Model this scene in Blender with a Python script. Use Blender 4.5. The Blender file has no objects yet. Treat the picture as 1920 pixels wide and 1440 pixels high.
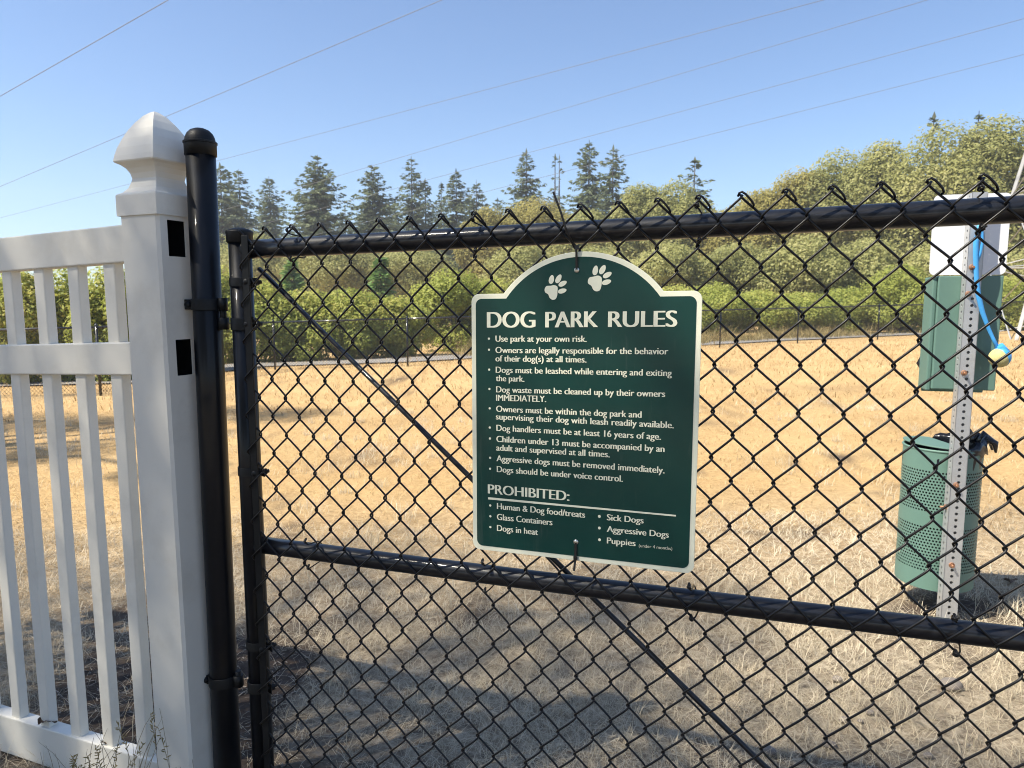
import bpy, math, random
import numpy as np
from mathutils import Vector, Matrix, noise as mnoise
R = math.radians
scene = bpy.context.scene
col = scene.collection

# ------------------------------------------------------------------ camera
FOC, CAMH = 1331.0, 1.22                    # focal length in photo pixels, eye height
PITCH = math.atan(157/FOC)
cam_d = bpy.data.cameras.new('camera')
cam = bpy.data.objects.new('camera', cam_d); col.objects.link(cam)
cam.location = (0, 0, CAMH); cam.rotation_euler = (math.pi/2-PITCH, 0, 0)
cam_d.sensor_width = 36; cam_d.lens = FOC/1920*36
cam_d.clip_start = 0.05; cam_d.clip_end = 3000
cam_d.dof.use_dof = True; cam_d.dof.focus_distance = 1.28; cam_d.dof.aperture_fstop = 11
scene.camera = cam

# ------------------------------------------------------------------ sky and sun
SUN = Vector((-.551, -.236, .80)).normalized()      # towards the sun
w = bpy.data.worlds.new('World'); scene.world = w; w.use_nodes = True
nt = w.node_tree; nt.nodes.clear()
wo = nt.nodes.new('ShaderNodeOutputWorld'); bg = nt.nodes.new('ShaderNodeBackground')
sky = nt.nodes.new('ShaderNodeTexSky'); sky.sky_type = 'NISHITA'; sky.sun_disc = False
sky.sun_elevation = math.asin(SUN.z); sky.sun_rotation = math.atan2(SUN.x, SUN.y)
sky.air_density = 1.0; sky.dust_density = .5; sky.ozone_density = 6; sky.altitude = 300
bg.inputs['Strength'].default_value = 0.075
nt.links.new(sky.outputs[0], bg.inputs[0]); nt.links.new(bg.outputs[0], wo.inputs[0])
sun_d = bpy.data.lights.new('sun', 'SUN'); sun_d.energy = 3.6; sun_d.angle = R(.53); sun_d.color = (1, .92, .77)
sun = bpy.data.objects.new('sun', sun_d); col.objects.link(sun)
sun.rotation_euler = SUN.to_track_quat('Z', 'Y').to_euler(); sun.location = (-6, -3, 12)
vs = scene.view_settings
vs.view_transform = 'Standard'; vs.look = 'None'; vs.gamma = 1; vs.exposure = 1.4
scene.cycles.max_bounces = 8; scene.cycles.transparent_max_bounces = 8
scene.cycles.use_adaptive_sampling = True; scene.cycles.filter_width = 1.0

# ------------------------------------------------------------------ helpers
c_, s_ = math.cos(PITCH), math.sin(PITCH)
def ray(px, py):
    x = (px-960)/FOC; y = (720-py)/FOC
    return Vector((x, c_+y*s_, -s_+y*c_))
def at(px, py, Y):
    r = ray(px, py); return Vector((0, 0, CAMH))+r*(Y/r.y)
def hit(px, py, p0, n):
    d = ray(px, py); c0 = Vector((0, 0, CAMH))
    return c0+d*((p0-c0).dot(n)/d.dot(n))
def gz(x, y):                               # height of the sloping lawn
    x = max(-25, min(25, x)); y = max(-4, min(34, y))
    return .027*x-.021*y+.03

class MB:
    """collects shapes, links them as one mesh"""
    def __init__(s): s.v = []; s.f = []; s.sm = []
    def add(s, vs_, fs, smooth=False):
        o = len(s.v); s.v += [tuple(v) for v in vs_]
        s.f += [tuple(i+o for i in f) for f in fs]; s.sm += [smooth]*len(fs)
    def box(s, a, b, M=None):
        x0, y0, z0 = a; x1, y1, z1 = b
        p = [Vector(q) for q in ((x0,y0,z0),(x1,y0,z0),(x1,y1,z0),(x0,y1,z0),(x0,y0,z1),(x1,y0,z1),(x1,y1,z1),(x0,y1,z1))]
        if M: p = [M@q for q in p]
        s.add(p, [(0,3,2,1),(4,5,6,7),(0,1,5,4),(1,2,6,5),(2,3,7,6),(3,0,4,7)])
    def tube(s, pts, r, n=12, caps=True, closed=False):
        pts = [Vector(p) for p in pts]; m = len(pts)
        rs = r if hasattr(r, '__len__') else [r]*m
        up = None; vs_ = []
        for i, p in enumerate(pts):
            if closed: t = pts[(i+1) % m]-pts[i-1]
            else: t = pts[min(i+1, m-1)]-pts[max(i-1, 0)]
            if t.length < 1e-9: t = Vector((0, 0, 1))
            t.normalize()
            if up is None:
                up = Vector((0, 0, 1)) if abs(t.z) < .9 else Vector((0, 1, 0))
            a = (up-t*up.dot(t))
            if a.length < 1e-6: a = t.orthogonal()
            a.normalize(); up = a; b = t.cross(a)
            for k in range(n):
                th = 2*math.pi*k/n
                vs_.append(p+(a*math.cos(th)+b*math.sin(th))*rs[i])
        fs = []
        for i in range(m if closed else m-1):
            j = (i+1) % m
            for k in range(n):
                k2 = (k+1) % n
                fs.append((i*n+k, i*n+k2, j*n+k2, j*n+k))
        s.add(vs_, fs, n > 5)
        if caps and not closed:
            o = len(s.v)-len(vs_)
            s.f += [tuple(o+k for k in reversed(range(n))), tuple(o+(m-1)*n+k for k in range(n))]; s.sm += [False, False]
    def lathe(s, prof, origin, n=32, axis=None, smooth=True):
        origin = Vector(origin); M = Matrix.Identity(3)
        if axis is not None: M = Vector((0, 0, 1)).rotation_difference(Vector(axis)).to_matrix()
        vs_ = []; fs = []
        for r, z in prof:
            for k in range(n):
                th = 2*math.pi*k/n
                vs_.append(origin+M@Vector((r*math.cos(th), r*math.sin(th), z)))
        for i in range(len(prof)-1):
            for k in range(n):
                k2 = (k+1) % n
                fs.append((i*n+k, i*n+k2, (i+1)*n+k2, (i+1)*n+k))
        s.add(vs_, fs, smooth)
    def prism(s, outline, d, M):
        """2-D outline (u,v) extruded d along local -w; M maps (u,v,w) to world"""
        n = len(outline)
        vs_ = [M@Vector((u, v, 0)) for u, v in outline]+[M@Vector((u, v, -d)) for u, v in outline]
        s.add(vs_, [tuple(range(n)), tuple(range(2*n-1, n-1, -1))]+[(i, n+i, n+(i+1) % n, (i+1) % n) for i in range(n)])
    def build(s, name, mat, parent=None, bevel=0, seg=2):
        me = bpy.data.meshes.new(name); me.from_pydata(s.v, [], s.f)
        me.polygons.foreach_set('use_smooth', s.sm); me.validate(); me.update()
        return link(name, me, mat, parent, bevel, seg)
def link(name, me, mat, parent=None, bevel=0, seg=2):
    o = bpy.data.objects.new(name, me); col.objects.link(o)
    if mat: me.materials.append(mat)
    if parent:
        o.parent = parent; o.matrix_parent_inverse = Matrix.Translation(parent.location).inverted() if parent.parent is None else Matrix.Identity(4)
        if parent.parent is not None: pass
    if bevel:
        b = o.modifiers.new('bevel', 'BEVEL'); b.width = bevel; b.segments = seg; b.limit_method = 'ANGLE'; b.angle_limit = R(40)
        b.harden_normals = False
    return o
def np_mesh(name, verts, faces, mat, parent=None, smooth=False, attr=None):
    me = bpy.data.meshes.new(name); k = faces.shape[1]
    me.vertices.add(len(verts)); me.vertices.foreach_set('co', np.asarray(verts, np.float32).ravel())
    me.loops.add(faces.size); me.loops.foreach_set('vertex_index', faces.astype(np.int32).ravel())
    me.polygons.add(len(faces)); me.polygons.foreach_set('loop_start', np.arange(len(faces), dtype=np.int32)*k)
    me.polygons.foreach_set('use_smooth', np.full(len(faces), smooth, bool))
    me.update(calc_edges=True)
    if attr is not None:
        a = me.attributes.new('tint', 'FLOAT', 'POINT'); a.data.foreach_set('value', np.asarray(attr, np.float32))
    return link(name, me, mat, parent)
def tag(o, label, cat, group=None, kind=None):
    o['label'] = label; o['category'] = cat
    if group: o['group'] = group
    if kind: o['kind'] = kind
    return o
def thing(name, loc, label, cat, group=None):
    o = bpy.data.objects.new(name, None); col.objects.link(o); o.location = loc; o.empty_display_size = .05
    return tag(o, label, cat, group)

# ------------------------------------------------------------------ materials
def mat(name, base, rough=.5, metal=0, var=0.0, scale=20, bump=0.0, bscale=200, coat=0, spec=.5, dirt=None, dscale=6, damt=.5):
    m = bpy.data.materials.new(name); m.use_nodes = True; t = m.node_tree; p = t.nodes['Principled BSDF']
    p.inputs['Roughness'].default_value = rough; p.inputs['Metallic'].default_value = metal
    p.inputs['Base Color'].default_value = (*base, 1); p.inputs['Coat Weight'].default_value = coat
    p.inputs['Specular IOR Level'].default_value = spec
    tc = t.nodes.new('ShaderNodeTexCoord'); last = None
    if var:
        n = t.nodes.new('ShaderNodeTexNoise'); n.inputs['Scale'].default_value = scale; n.inputs['Detail'].default_value = 6
        t.links.new(tc.outputs['Object'], n.inputs['Vector'])
        mx = t.nodes.new('ShaderNodeMix'); mx.data_type = 'RGBA'
        mx.inputs['A'].default_value = (*[b*(1-var) for b in base], 1); mx.inputs['B'].default_value = (*[min(1, b*(1+var)) for b in base], 1)
        t.links.new(n.outputs['Fac'], mx.inputs['Factor']); last = mx.outputs['Result']
    if dirt:
        n = t.nodes.new('ShaderNodeTexNoise'); n.inputs['Scale'].default_value = dscale; n.inputs['Detail'].default_value = 8; n.inputs['Roughness'].default_value = .7
        t.links.new(tc.outputs['Object'], n.inputs['Vector'])
        cr = t.nodes.new('ShaderNodeValToRGB'); cr.color_ramp.elements[0].position = .5; cr.color_ramp.elements[1].position = .75
        t.links.new(n.outputs['Fac'], cr.inputs[0])
        ml = t.nodes.new('ShaderNodeMath'); ml.operation = 'MULTIPLY'; ml.inputs[1].default_value = damt
        t.links.new(cr.outputs[0], ml.inputs[0])
        mx = t.nodes.new('ShaderNodeMix'); mx.data_type = 'RGBA'
        if last: t.links.new(last, mx.inputs['A'])
        else: mx.inputs['A'].default_value = (*base, 1)
        mx.inputs['B'].default_value = (*dirt, 1); t.links.new(ml.outputs[0], mx.inputs['Factor']); last = mx.outputs['Result']
        mr = t.nodes.new('ShaderNodeMapRange'); mr.inputs['To Min'].default_value = rough; mr.inputs['To Max'].default_value = min(1, rough+.25)
        t.links.new(n.outputs['Fac'], mr.inputs['Value']); t.links.new(mr.outputs[0], p.inputs['Roughness'])
    if last: t.links.new(last, p.inputs['Base Color'])
    if bump:
        n = t.nodes.new('ShaderNodeTexNoise'); n.inputs['Scale'].default_value = bscale; n.inputs['Detail'].default_value = 4
        t.links.new(tc.outputs['Object'], n.inputs['Vector'])
        b = t.nodes.new('ShaderNodeBump'); b.inputs['Strength'].default_value = bump; b.inputs['Distance'].default_value = .002
        t.links.new(n.outputs['Fac'], b.inputs['Height']); t.links.new(b.outputs[0], p.inputs['Normal'])
    return m
def coat(m, w=1.0, r=.08):
    p = m.node_tree.nodes['Principled BSDF']; p.inputs['Coat Weight'].default_value = w; p.inputs['Coat Roughness'].default_value = r; return m
def leaf_mat(name, cols, trans=.3, nscale=.6, rough=.6):
    """foliage: leaf colour varies leaf by leaf (tint) and in drifts (noise), light passes through"""
    m = bpy.data.materials.new(name); m.use_nodes = True; t = m.node_tree; t.nodes.clear()
    out = t.nodes.new('ShaderNodeOutputMaterial'); d = t.nodes.new('ShaderNodeBsdfPrincipled'); tr = t.nodes.new('ShaderNodeBsdfTranslucent')
    d.inputs['Roughness'].default_value = rough; d.inputs['Specular IOR Level'].default_value = .3
    at_ = t.nodes.new('ShaderNodeAttribute'); at_.attribute_name = 'tint'
    geo = t.nodes.new('ShaderNodeNewGeometry')
    n = t.nodes.new('ShaderNodeTexNoise'); n.inputs['Scale'].default_value = nscale; n.inputs['Detail'].default_value = 3
    t.links.new(geo.outputs['Position'], n.inputs['Vector'])
    ad = t.nodes.new('ShaderNodeMath'); ad.operation = 'MULTIPLY_ADD'; ad.inputs[1].default_value = .55
    t.links.new(at_.outputs['Fac'], ad.inputs[0])
    m2 = t.nodes.new('ShaderNodeMath'); m2.operation = 'MULTIPLY_ADD'; m2.inputs[1].default_value = 1.2; m2.inputs[2].default_value = -.37
    t.links.new(n.outputs['Fac'], m2.inputs[0]); t.links.new(m2.outputs[0], ad.inputs[2])
    cr = t.nodes.new('ShaderNodeValToRGB'); e = cr.color_ramp.elements
    while len(e) < len(cols): e.new(.5)
    for i, c in enumerate(cols): e[i].position = i/(len(cols)-1); e[i].color = (*c, 1)
    t.links.new(ad.outputs[0], cr.inputs[0])
    mx = t.nodes.new('ShaderNodeMixShader'); mx.inputs[0].default_value = trans
    t.links.new(cr.outputs[0], d.inputs['Base Color']); t.links.new(cr.outputs[0], tr.inputs['Color'])
    t.links.new(d.outputs[0], mx.inputs[1]); t.links.new(tr.outputs[0], mx.inputs[2]); t.links.new(mx.outputs[0], out.inputs[0])
    return m
M_vinyl = mat('white_vinyl', (.75, .72, .64), .38, var=.02, scale=3, dirt=(.50, .46, .38), dscale=7, damt=.4, bump=.03, bscale=60)
M_black = mat('black_powder_coat', (.0035, .0045, .007), .30, spec=.2, var=.2, scale=30, bump=.05, bscale=250, dirt=(.010, .010, .011), dscale=40, damt=.5)
coat(M_black, .2, .08)
M_band = mat('black_band_paint', (.005, .006, .007), .38, spec=.3, bump=.1, bscale=400, dirt=(.018, .017, .016), dscale=60, damt=.5)
M_wire = mat('black_vinyl_wire', (.006, .0055, .0055), .34, spec=.4, bump=.05, bscale=300)
M_rail = mat('black_rail_paint', (.006, .007, .011), .34, spec=.35, var=.2, scale=30, bump=.06, bscale=250, dirt=(.03, .03, .035), dscale=35, damt=.5)
coat(M_rail, .5, .12)
M_galv = mat('galvanised_steel', (.55, .56, .57), .42, metal=.75, var=.12, scale=25, dirt=(.42, .42, .41), dscale=30, damt=.5)
M_plate = mat('white_sign_back', (.74, .75, .78), .4, var=.02, scale=8)
M_grnbox = mat('green_powder_coat', (.105, .195, .162), .42, var=.08, scale=10, bump=.05, bscale=200, dirt=(.12, .22, .18), dscale=12, damt=.4)
M_grnpanel = mat('sign_green_film', (.0035, .045, .038), .2, var=.1, scale=12, dirt=(.02, .06, .045), dscale=14, damt=.35, coat=.1, spec=.35)
def scuff(m):
    t = m.node_tree; p = t.nodes['Principled BSDF']; tc = t.nodes.new('ShaderNodeTexCoord'); mp = t.nodes.new('ShaderNodeMapping'); mp.inputs['Scale'].default_value = (60, 60, 4)
    t.links.new(tc.outputs['Object'], mp.inputs['Vector'])
    n = t.nodes.new('ShaderNodeTexNoise'); n.inputs['Scale'].default_value = 1.6; n.inputs['Detail'].default_value = 9; n.inputs['Roughness'].default_value = .75; t.links.new(mp.outputs[0], n.inputs['Vector'])
    n2 = t.nodes.new('ShaderNodeTexNoise'); n2.inputs['Scale'].default_value = 5; n2.inputs['Detail'].default_value = 4; t.links.new(tc.outputs['Object'], n2.inputs['Vector'])
    a = t.nodes.new('ShaderNodeMath'); a.operation = 'MULTIPLY'; t.links.new(n.outputs['Fac'], a.inputs[0]); t.links.new(n2.outputs['Fac'], a.inputs[1])
    cr = t.nodes.new('ShaderNodeValToRGB'); cr.color_ramp.elements[0].position = .33; cr.color_ramp.elements[1].position = .42; cr.color_ramp.elements[1].color = (.5, .5, .5, 1); t.links.new(a.outputs[0], cr.inputs[0])
    src = p.inputs['Base Color'].links[0].from_socket; mx = t.nodes.new('ShaderNodeMix'); mx.data_type = 'RGBA'; t.links.new(cr.outputs[0], mx.inputs['Factor']); t.links.new(src, mx.inputs['A']); mx.inputs['B'].default_value = (.05, .085, .07, 1)
    t.links.new(mx.outputs['Result'], p.inputs['Base Color'])
scuff(M_grnpanel)
M_cream = mat('sign_cream_film', (.86, .86, .68), .32, var=.03, scale=20, dirt=(.62, .62, .5), dscale=18, damt=.3)
M_rust = mat('rusty_copper_bolt', (.36, .18, .10), .5, metal=.5, var=.3, scale=200)
M_steel = mat('bright_steel', (.7, .68, .62), .3, metal=.9)
M_zip = mat('black_nylon', (.012, .012, .012), .4)
M_blue = mat('blue_plastic', (.06, .32, .68), .35, var=.05, scale=20)
M_ball = mat('worn_felt', (.50, .44, .20), .95, var=.25, scale=60, bump=.6, bscale=300)
M_bag = mat('black_bag_film', (.008, .009, .014), .22, bump=.4, bscale=60)
M_bark = mat('bark', (.07, .055, .042), .9, var=.4, scale=5, bump=.6, bscale=12)
M_stone = mat('stone', (.22, .19, .16), .85, var=.3, scale=30, bump=.5, bscale=60)
M_line = mat('weathered_cable', (.16, .165, .18), .6)
M_tower = mat('tower_galvanised', (.42, .42, .41), .5, metal=.3, var=.1, scale=2)
M_deadleaf = mat('dead_leaf', (.11, .065, .035), .8, var=.4, scale=80)
def curve_leaf(): pass
M_straw = leaf_mat('straw', [(.28, .235, .17), (.52, .44, .31), (.70, .61, .45), (.82, .75, .60)], .25, .9, .55)  # bleached, and tinted paler still to brighten the shaded grass by the gate
M_gold = leaf_mat('golden_straw', [(.28, .185, .085), (.47, .33, .16), (.60, .45, .24), (.70, .56, .35)], .2, .9, .6)
M_weed = leaf_mat('brown_weeds', [(.20, .17, .06), (.36, .28, .12), (.50, .40, .21)], .25, .8)
M_oak = leaf_mat('oak_leaves', [(.17, .18, .060), (.32, .33, .115), (.46, .45, .18), (.54, .50, .24)], .5, .25)
M_oak_y = leaf_mat('yellowing_leaves', [(.22, .20, .06), (.37, .335, .10), (.48, .41, .14)], .5, .25)
M_fir = leaf_mat('fir_needles', [(.075, .10, .055), (.135, .165, .085), (.19, .22, .115)], .3, .3)
M_bush = leaf_mat('bramble_leaves', [(.17, .21, .045), (.32, .37, .075), (.47, .48, .12), (.52, .45, .14)], .5, .7)
M_lime = leaf_mat('lime_leaves', [(.23, .28, .05), (.37, .41, .085), (.48, .48, .13)], .48, .6)
M_thuja = leaf_mat('thuja_leaves', [(.10, .19, .05), (.17, .28, .075)], .3, .6)
M_shade = leaf_mat('shade_tree_leaves', [(.05, .08, .025), (.09, .13, .04)], .3, .5)

# ------------------------------------------------------------------ ground, path
def nz(x, y, s, seed=0): return mnoise.noise(Vector((x*s+seed*17.3, y*s-seed*9.1, seed*3.7)))
def soil(x, y):                              # bare earth: worn strip under the gate and scattered scuffs
    v = .55*nz(x, y, 1.1, 1)+.45*nz(x, y, 3.3, 2)+.25*nz(x, y, 9, 3)
    near = max(0, 1-max(0, y-1.0)/1.3)*.75 + (.35 if (x < -.7 and y < 3.2) else 0)*max(0, min(1, (3.2-y)))
    d2 = math.hypot((x-1.75)/.5, (y-2.65)/.28); near += .8*max(0, 1-d2)
    return max(0, min(1, (v*1.2+near-.22)*1.8))
def axis_steps(near0, near1, step, far, grow=1.16):
    a = list(np.arange(near0, near1, step)); s = step; x = a[-1]
    while x < far: s *= grow; x += s; a.append(x)
    s = step; x = a[0]; b = []
    while x > -far: s *= grow; x -= s; b.append(x)
    return b[::-1]+a
gx = axis_steps(-2.6, 2.8, .045, 170); gy = axis_steps(.9, 4.2, .045, 170)
gv = []; ga = []
for y in gy:
    for x in gx:
        z = gz(x, y)
        if abs(x) < 15 and -3 < y < 25: z += .018*nz(x, y, 1.3, 5)+.012*nz(x, y, 5, 6)+.006*nz(x, y, 16, 7)
        gv.append((x, y, z)); ga.append(soil(x, y) if abs(x) < 12 and -2 < y < 14 else 0)
nx = len(gx); i0 = np.arange((len(gy)-1)*nx).reshape(-1, nx)[:, :-1].ravel()
gf = np.stack([i0, i0+1, i0+nx+1, i0+nx], 1)
m = bpy.data.materials.new('dry_lawn'); m.use_nodes = True; t = m.node_tree; p = t.nodes['Principled BSDF']
p.inputs['Roughness'].default_value = .95; p.inputs['Specular IOR Level'].default_value = .1
geo = t.nodes.new('ShaderNodeNewGeometry')
def noise_node(scale, detail=6, rough=.6, vec=None, dist=0):
    n = t.nodes.new('ShaderNodeTexNoise'); n.inputs['Scale'].default_value = scale; n.inputs['Detail'].default_value = detail
    n.inputs['Roughness'].default_value = rough; n.inputs['Distortion'].default_value = dist
    t.links.new(vec or geo.outputs['Position'], n.inputs['Vector']); return n
def ramp(stops, src):
    cr = t.nodes.new('ShaderNodeValToRGB'); e = cr.color_ramp.elements
    while len(e) < len(stops): e.new(.5)
    for i, (q, c) in enumerate(stops): e[i].position = q; e[i].color = (*c, 1)
    t.links.new(src, cr.inputs[0]); return cr.outputs[0]
def mixc(f, a, b, mode='MIX'):
    x = t.nodes.new('ShaderNodeMix'); x.data_type = 'RGBA'; x.blend_type = mode
    if isinstance(f, float): x.inputs['Factor'].default_value = f
    else: t.links.new(f, x.inputs['Factor'])
    for k, v in (('A', a), ('B', b)):
        if isinstance(v, tuple): x.inputs[k].default_value = (*v, 1)
        else: t.links.new(v, x.inputs[k])
    return x.outputs['Result']
big = noise_node(.55, 5, .6); fine = noise_node(28, 8, .75, None, .5); mid = noise_node(4.5, 5, .65)
straw = ramp([(.28, (.25, .155, .07)), (.5, (.49, .33, .155)), (.75, (.64, .46, .24))], fine.outputs['Fac'])
straw = mixc(ramp([(.42, (0, 0, 0)), (.65, (.6, .6, .6))], mid.outputs['Fac']), straw, (.43, .285, .135))
straw = mixc(ramp([(.45, (0, 0, 0)), (.62, (.5, .5, .5))], big.outputs['Fac']), straw, (.57, .405, .20))
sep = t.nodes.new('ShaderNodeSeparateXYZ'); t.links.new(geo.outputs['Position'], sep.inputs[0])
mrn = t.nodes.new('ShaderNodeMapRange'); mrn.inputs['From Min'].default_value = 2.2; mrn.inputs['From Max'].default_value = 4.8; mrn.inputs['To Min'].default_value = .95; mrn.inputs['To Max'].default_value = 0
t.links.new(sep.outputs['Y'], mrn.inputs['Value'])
straw = mixc(mrn.outputs[0], straw, ramp([(.32, (.13, .10, .075)), (.5, (.34, .285, .21)), (.68, (.60, .52, .40))], fine.outputs['Fac']))  # near ground tinted greyer for its shaded look, fading into the golden field
earth = ramp([(.3, (.055, .040, .030)), (.55, (.10, .075, .058)), (.8, (.17, .135, .105))], noise_node(18, 8, .7).outputs['Fac'])
a_ = t.nodes.new('ShaderNodeAttribute'); a_.attribute_name = 'tint'
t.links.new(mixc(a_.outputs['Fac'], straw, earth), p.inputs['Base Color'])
bp = t.nodes.new('ShaderNodeBump'); bp.inputs['Strength'].default_value = .9; bp.inputs['Distance'].default_value = .02
t.links.new(fine.outputs['Fac'], bp.inputs['Height']); t.links.new(bp.outputs[0], p.inputs['Normal'])
M_lawn = m
g = np_mesh('ground', np.array(gv), gf, M_lawn, None, True, ga); g['kind'] = 'structure'

# far fence line: corner behind the white post, then running away to the right
FENCE = [Vector((-16, 12.6, 0)), Vector((-7.1, 12.15, 0)), Vector((-5.9, 17.6, 0)), Vector((-2.58, 17.5, 0)), Vector((9.45, 23.5, 0)), Vector((12.66, 24.6, 0)), Vector((26, 29, 0))]
M_path = mat('worn_path', (.25, .235, .22), .9, var=.2, scale=1.5, bump=.4, bscale=30)
pm = MB(); pl = []
line = [Vector((-40, 14.9, 0)), Vector((-7.6, 14.4, 0)), Vector((-6.6, 18.6, 0)), Vector((-2.8, 18.9, 0)), Vector((9.2, 25.2, 0)), Vector((12.4, 26.4, 0)), Vector((40, 36, 0))]
pts = []
for a, b in zip(line[:-1], line[1:]):
    for k in range(8): pts.append(a.lerp(b, k/8))
vv = []; ff = []
for i, q in enumerate(pts):
    tt = (pts[min(i+1, len(pts)-1)]-pts[max(0, i-1)]).normalized(); nn = Vector((-tt.y, tt.x, 0))
    for k in range(5):
        P = q+nn*(k/4*2.0); P.z = gz(P.x, P.y)+.035; vv.append(P)
for i in range(len(pts)-1):
    for k in range(4): ff.append((i*5+k, (i+1)*5+k, (i+1)*5+k+1, i*5+k+1))
pm.add(vv, ff, True); o = pm.build('path', M_path); o['kind'] = 'structure'

# ------------------------------------------------------------------ grass
rng = np.random.default_rng(7)
def blades(N, P, L, W, tilt, curl=.5, az=None):
    """P (N,3) roots; returns verts, tris, tint: each blade a bent tapering strip of 3 triangles"""
    az = rng.uniform(0, 2*np.pi, N) if az is None else az
    h = np.stack([np.cos(az), np.sin(az), np.zeros(N)], 1); sd = np.stack([-np.sin(az), np.cos(az), np.zeros(N)], 1)
    sd = sd*np.cos(rng.uniform(-1, 1, N))[:, None]
    up = np.array([0, 0, 1.])
    d1 = h*np.sin(tilt)[:, None]+up*np.cos(tilt)[:, None]
    t2 = np.minimum(tilt+curl*rng.uniform(.2, 1.2, N), 1.62)
    d2 = h*np.sin(t2)[:, None]+up*np.cos(t2)[:, None]
    wv = sd*(W/2)[:, None]
    mid_ = P+d1*(L*.5)[:, None]; tip = mid_+d2*(L*.5)[:, None]
    V = np.stack([P-wv, P+wv, mid_-wv*.75, mid_+wv*.75, tip], 1).reshape(-1, 3)
    b = (np.arange(N)*5)[:, None]
    F = np.concatenate([b+np.array([[0, 1, 3]]), b+np.array([[0, 3, 2]]), b+np.array([[2, 3, 4]])], 0)
    tn = np.repeat(rng.uniform(0, 1, N), 5)
    return V, F, tn
def scatter(n, y0, y1, spread, keep=None, xmin=None):
    y = np.sqrt(rng.uniform(y0**2, y1**2, n)); x = rng.uniform(-1, 1, n)*(y*.78+spread)
    P = np.stack([x, y, np.zeros(n)], 1); ok = np.ones(n, bool); so = np.zeros(n)
    for i in range(n):
        P[i, 2] = gz(x[i], y[i])+.018*nz(x[i], y[i], 1.3, 5)+.012*nz(x[i], y[i], 5, 6)-.004
        if y[i] < 14:
            so[i] = soil(x[i], y[i])
            cl = .5+.9*nz(x[i], y[i], 2.2, 11)+.6*nz(x[i], y[i], 7, 12)
            if rng.uniform() > (1-.88*so[i])*max(.25, min(1, cl+.35)): ok[i] = False
    return P[ok]
allV = []; allF = []; allT = []; off = 0
for (n, y0, y1, sp, L0, L1, w0, w1, t0, t1) in [
        (75000, .95, 2.6, .25, .03, .11, .0011, .0024, .9, 1.54),
        (14000, 1.1, 3.0, .25, .04, .11, .0012, .0022, .2, .9),
        (55000, 2.4, 4.0, .3, .035, .085, .0016, .0032, .7, 1.5),
        (95000, 3.6, 10, .5, .035, .09, .0022, .005, .6, 1.45),
        (45000, 9, 24, 1, .07, .14, .008, .016, .3, 1.3)]:
    if y0 == 3.6: nearV, nearF, nearT, allV, allF, allT, off = allV, allF, allT, [], [], [], 0
    P = scatter(n, y0, y1, sp); N = len(P)
    V, F, T = blades(N, P, rng.uniform(L0, L1, N), rng.uniform(w0, w1, N), rng.uniform(t0, t1, N))
    allV.append(V); allF.append(F+off); allT.append(T); off += len(V)
o = np_mesh('field_grass', np.concatenate(allV), np.concatenate(allF), M_gold, None, False, np.concatenate(allT))
tag(o, 'golden sun-dried grass of the open dog park field', 'grass', kind='stuff')
allV, allF, allT = nearV, nearF, nearT; off = sum(len(v) for v in allV)
# bleached tussocks standing out of the lawn, also paled to lift the shade
cent = []
for k in range(420):
    y = math.sqrt(random.Random(k).uniform(1.5**2, 9**2)); x = random.Random(k+999).uniform(-1, 1)*(y*.75)
    if soil(x, y) < .75: cent.append((x, y))
cent += [(1.42+.05*k*math.cos(k), 2.5+.05*math.sin(k*2.1)) for k in range(6)]+[(1.95+.06*math.cos(k*2), 2.62+.05*math.sin(k)) for k in range(7)]
for (x, y) in cent:
    n = int(rng.integers(15, 45)); r = rng.uniform(.02, .06)
    P = np.stack([x+rng.normal(0, r, n), y+rng.normal(0, r, n), np.full(n, gz(x, y)-.004)], 1)
    V, F, T = blades(n, P, rng.uniform(.04, .12, n), rng.uniform(.0010, .0018, n)*(1+y*.25), rng.uniform(.05, .8, n), .7)
    allV.append(V); allF.append(F+off); allT.append(T*.6+.4); off += len(V)
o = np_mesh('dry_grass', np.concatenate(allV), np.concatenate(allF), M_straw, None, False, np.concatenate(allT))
tag(o, 'short bleached grey straw grass around the gate, tinted paler to brighten its shade', 'grass', kind='stuff')
# tall brown weeds along the far side of the fence
n = 34000; u = rng.uniform(0, 1, n); A = np.array([[-1.2, 21.4], [10, 27.4], [26, 33.]])
seg = (u*2).astype(int).clip(0, 1); fr = u*2-seg
xy = A[seg]*(1-fr[:, None])+A[seg+1]*fr[:, None]+rng.normal(0, .6, (n, 2))
cl = np.array([.55+1.1*nz(a, b, .55, 21)+.5*nz(a, b, 2, 22) for a, b in xy]).clip(0, 1.2)
keep = rng.uniform(0, 1, n) < cl*.8; xy = xy[keep]; cl = cl[keep]; n = len(xy)
P = np.stack([xy[:, 0], xy[:, 1], np.array([gz(a, b) for a, b in xy])], 1)
V, F, T = blades(n, P, cl*rng.uniform(.25, .8, n), rng.uniform(.010, .022, n), rng.uniform(.05, .9, n), .8)
o = np_mesh('dry_weeds', V, F, M_weed, None, False, T)
tag(o, 'tall brown dried weeds along the path beyond the far fence', 'weeds', kind='stuff')

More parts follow.
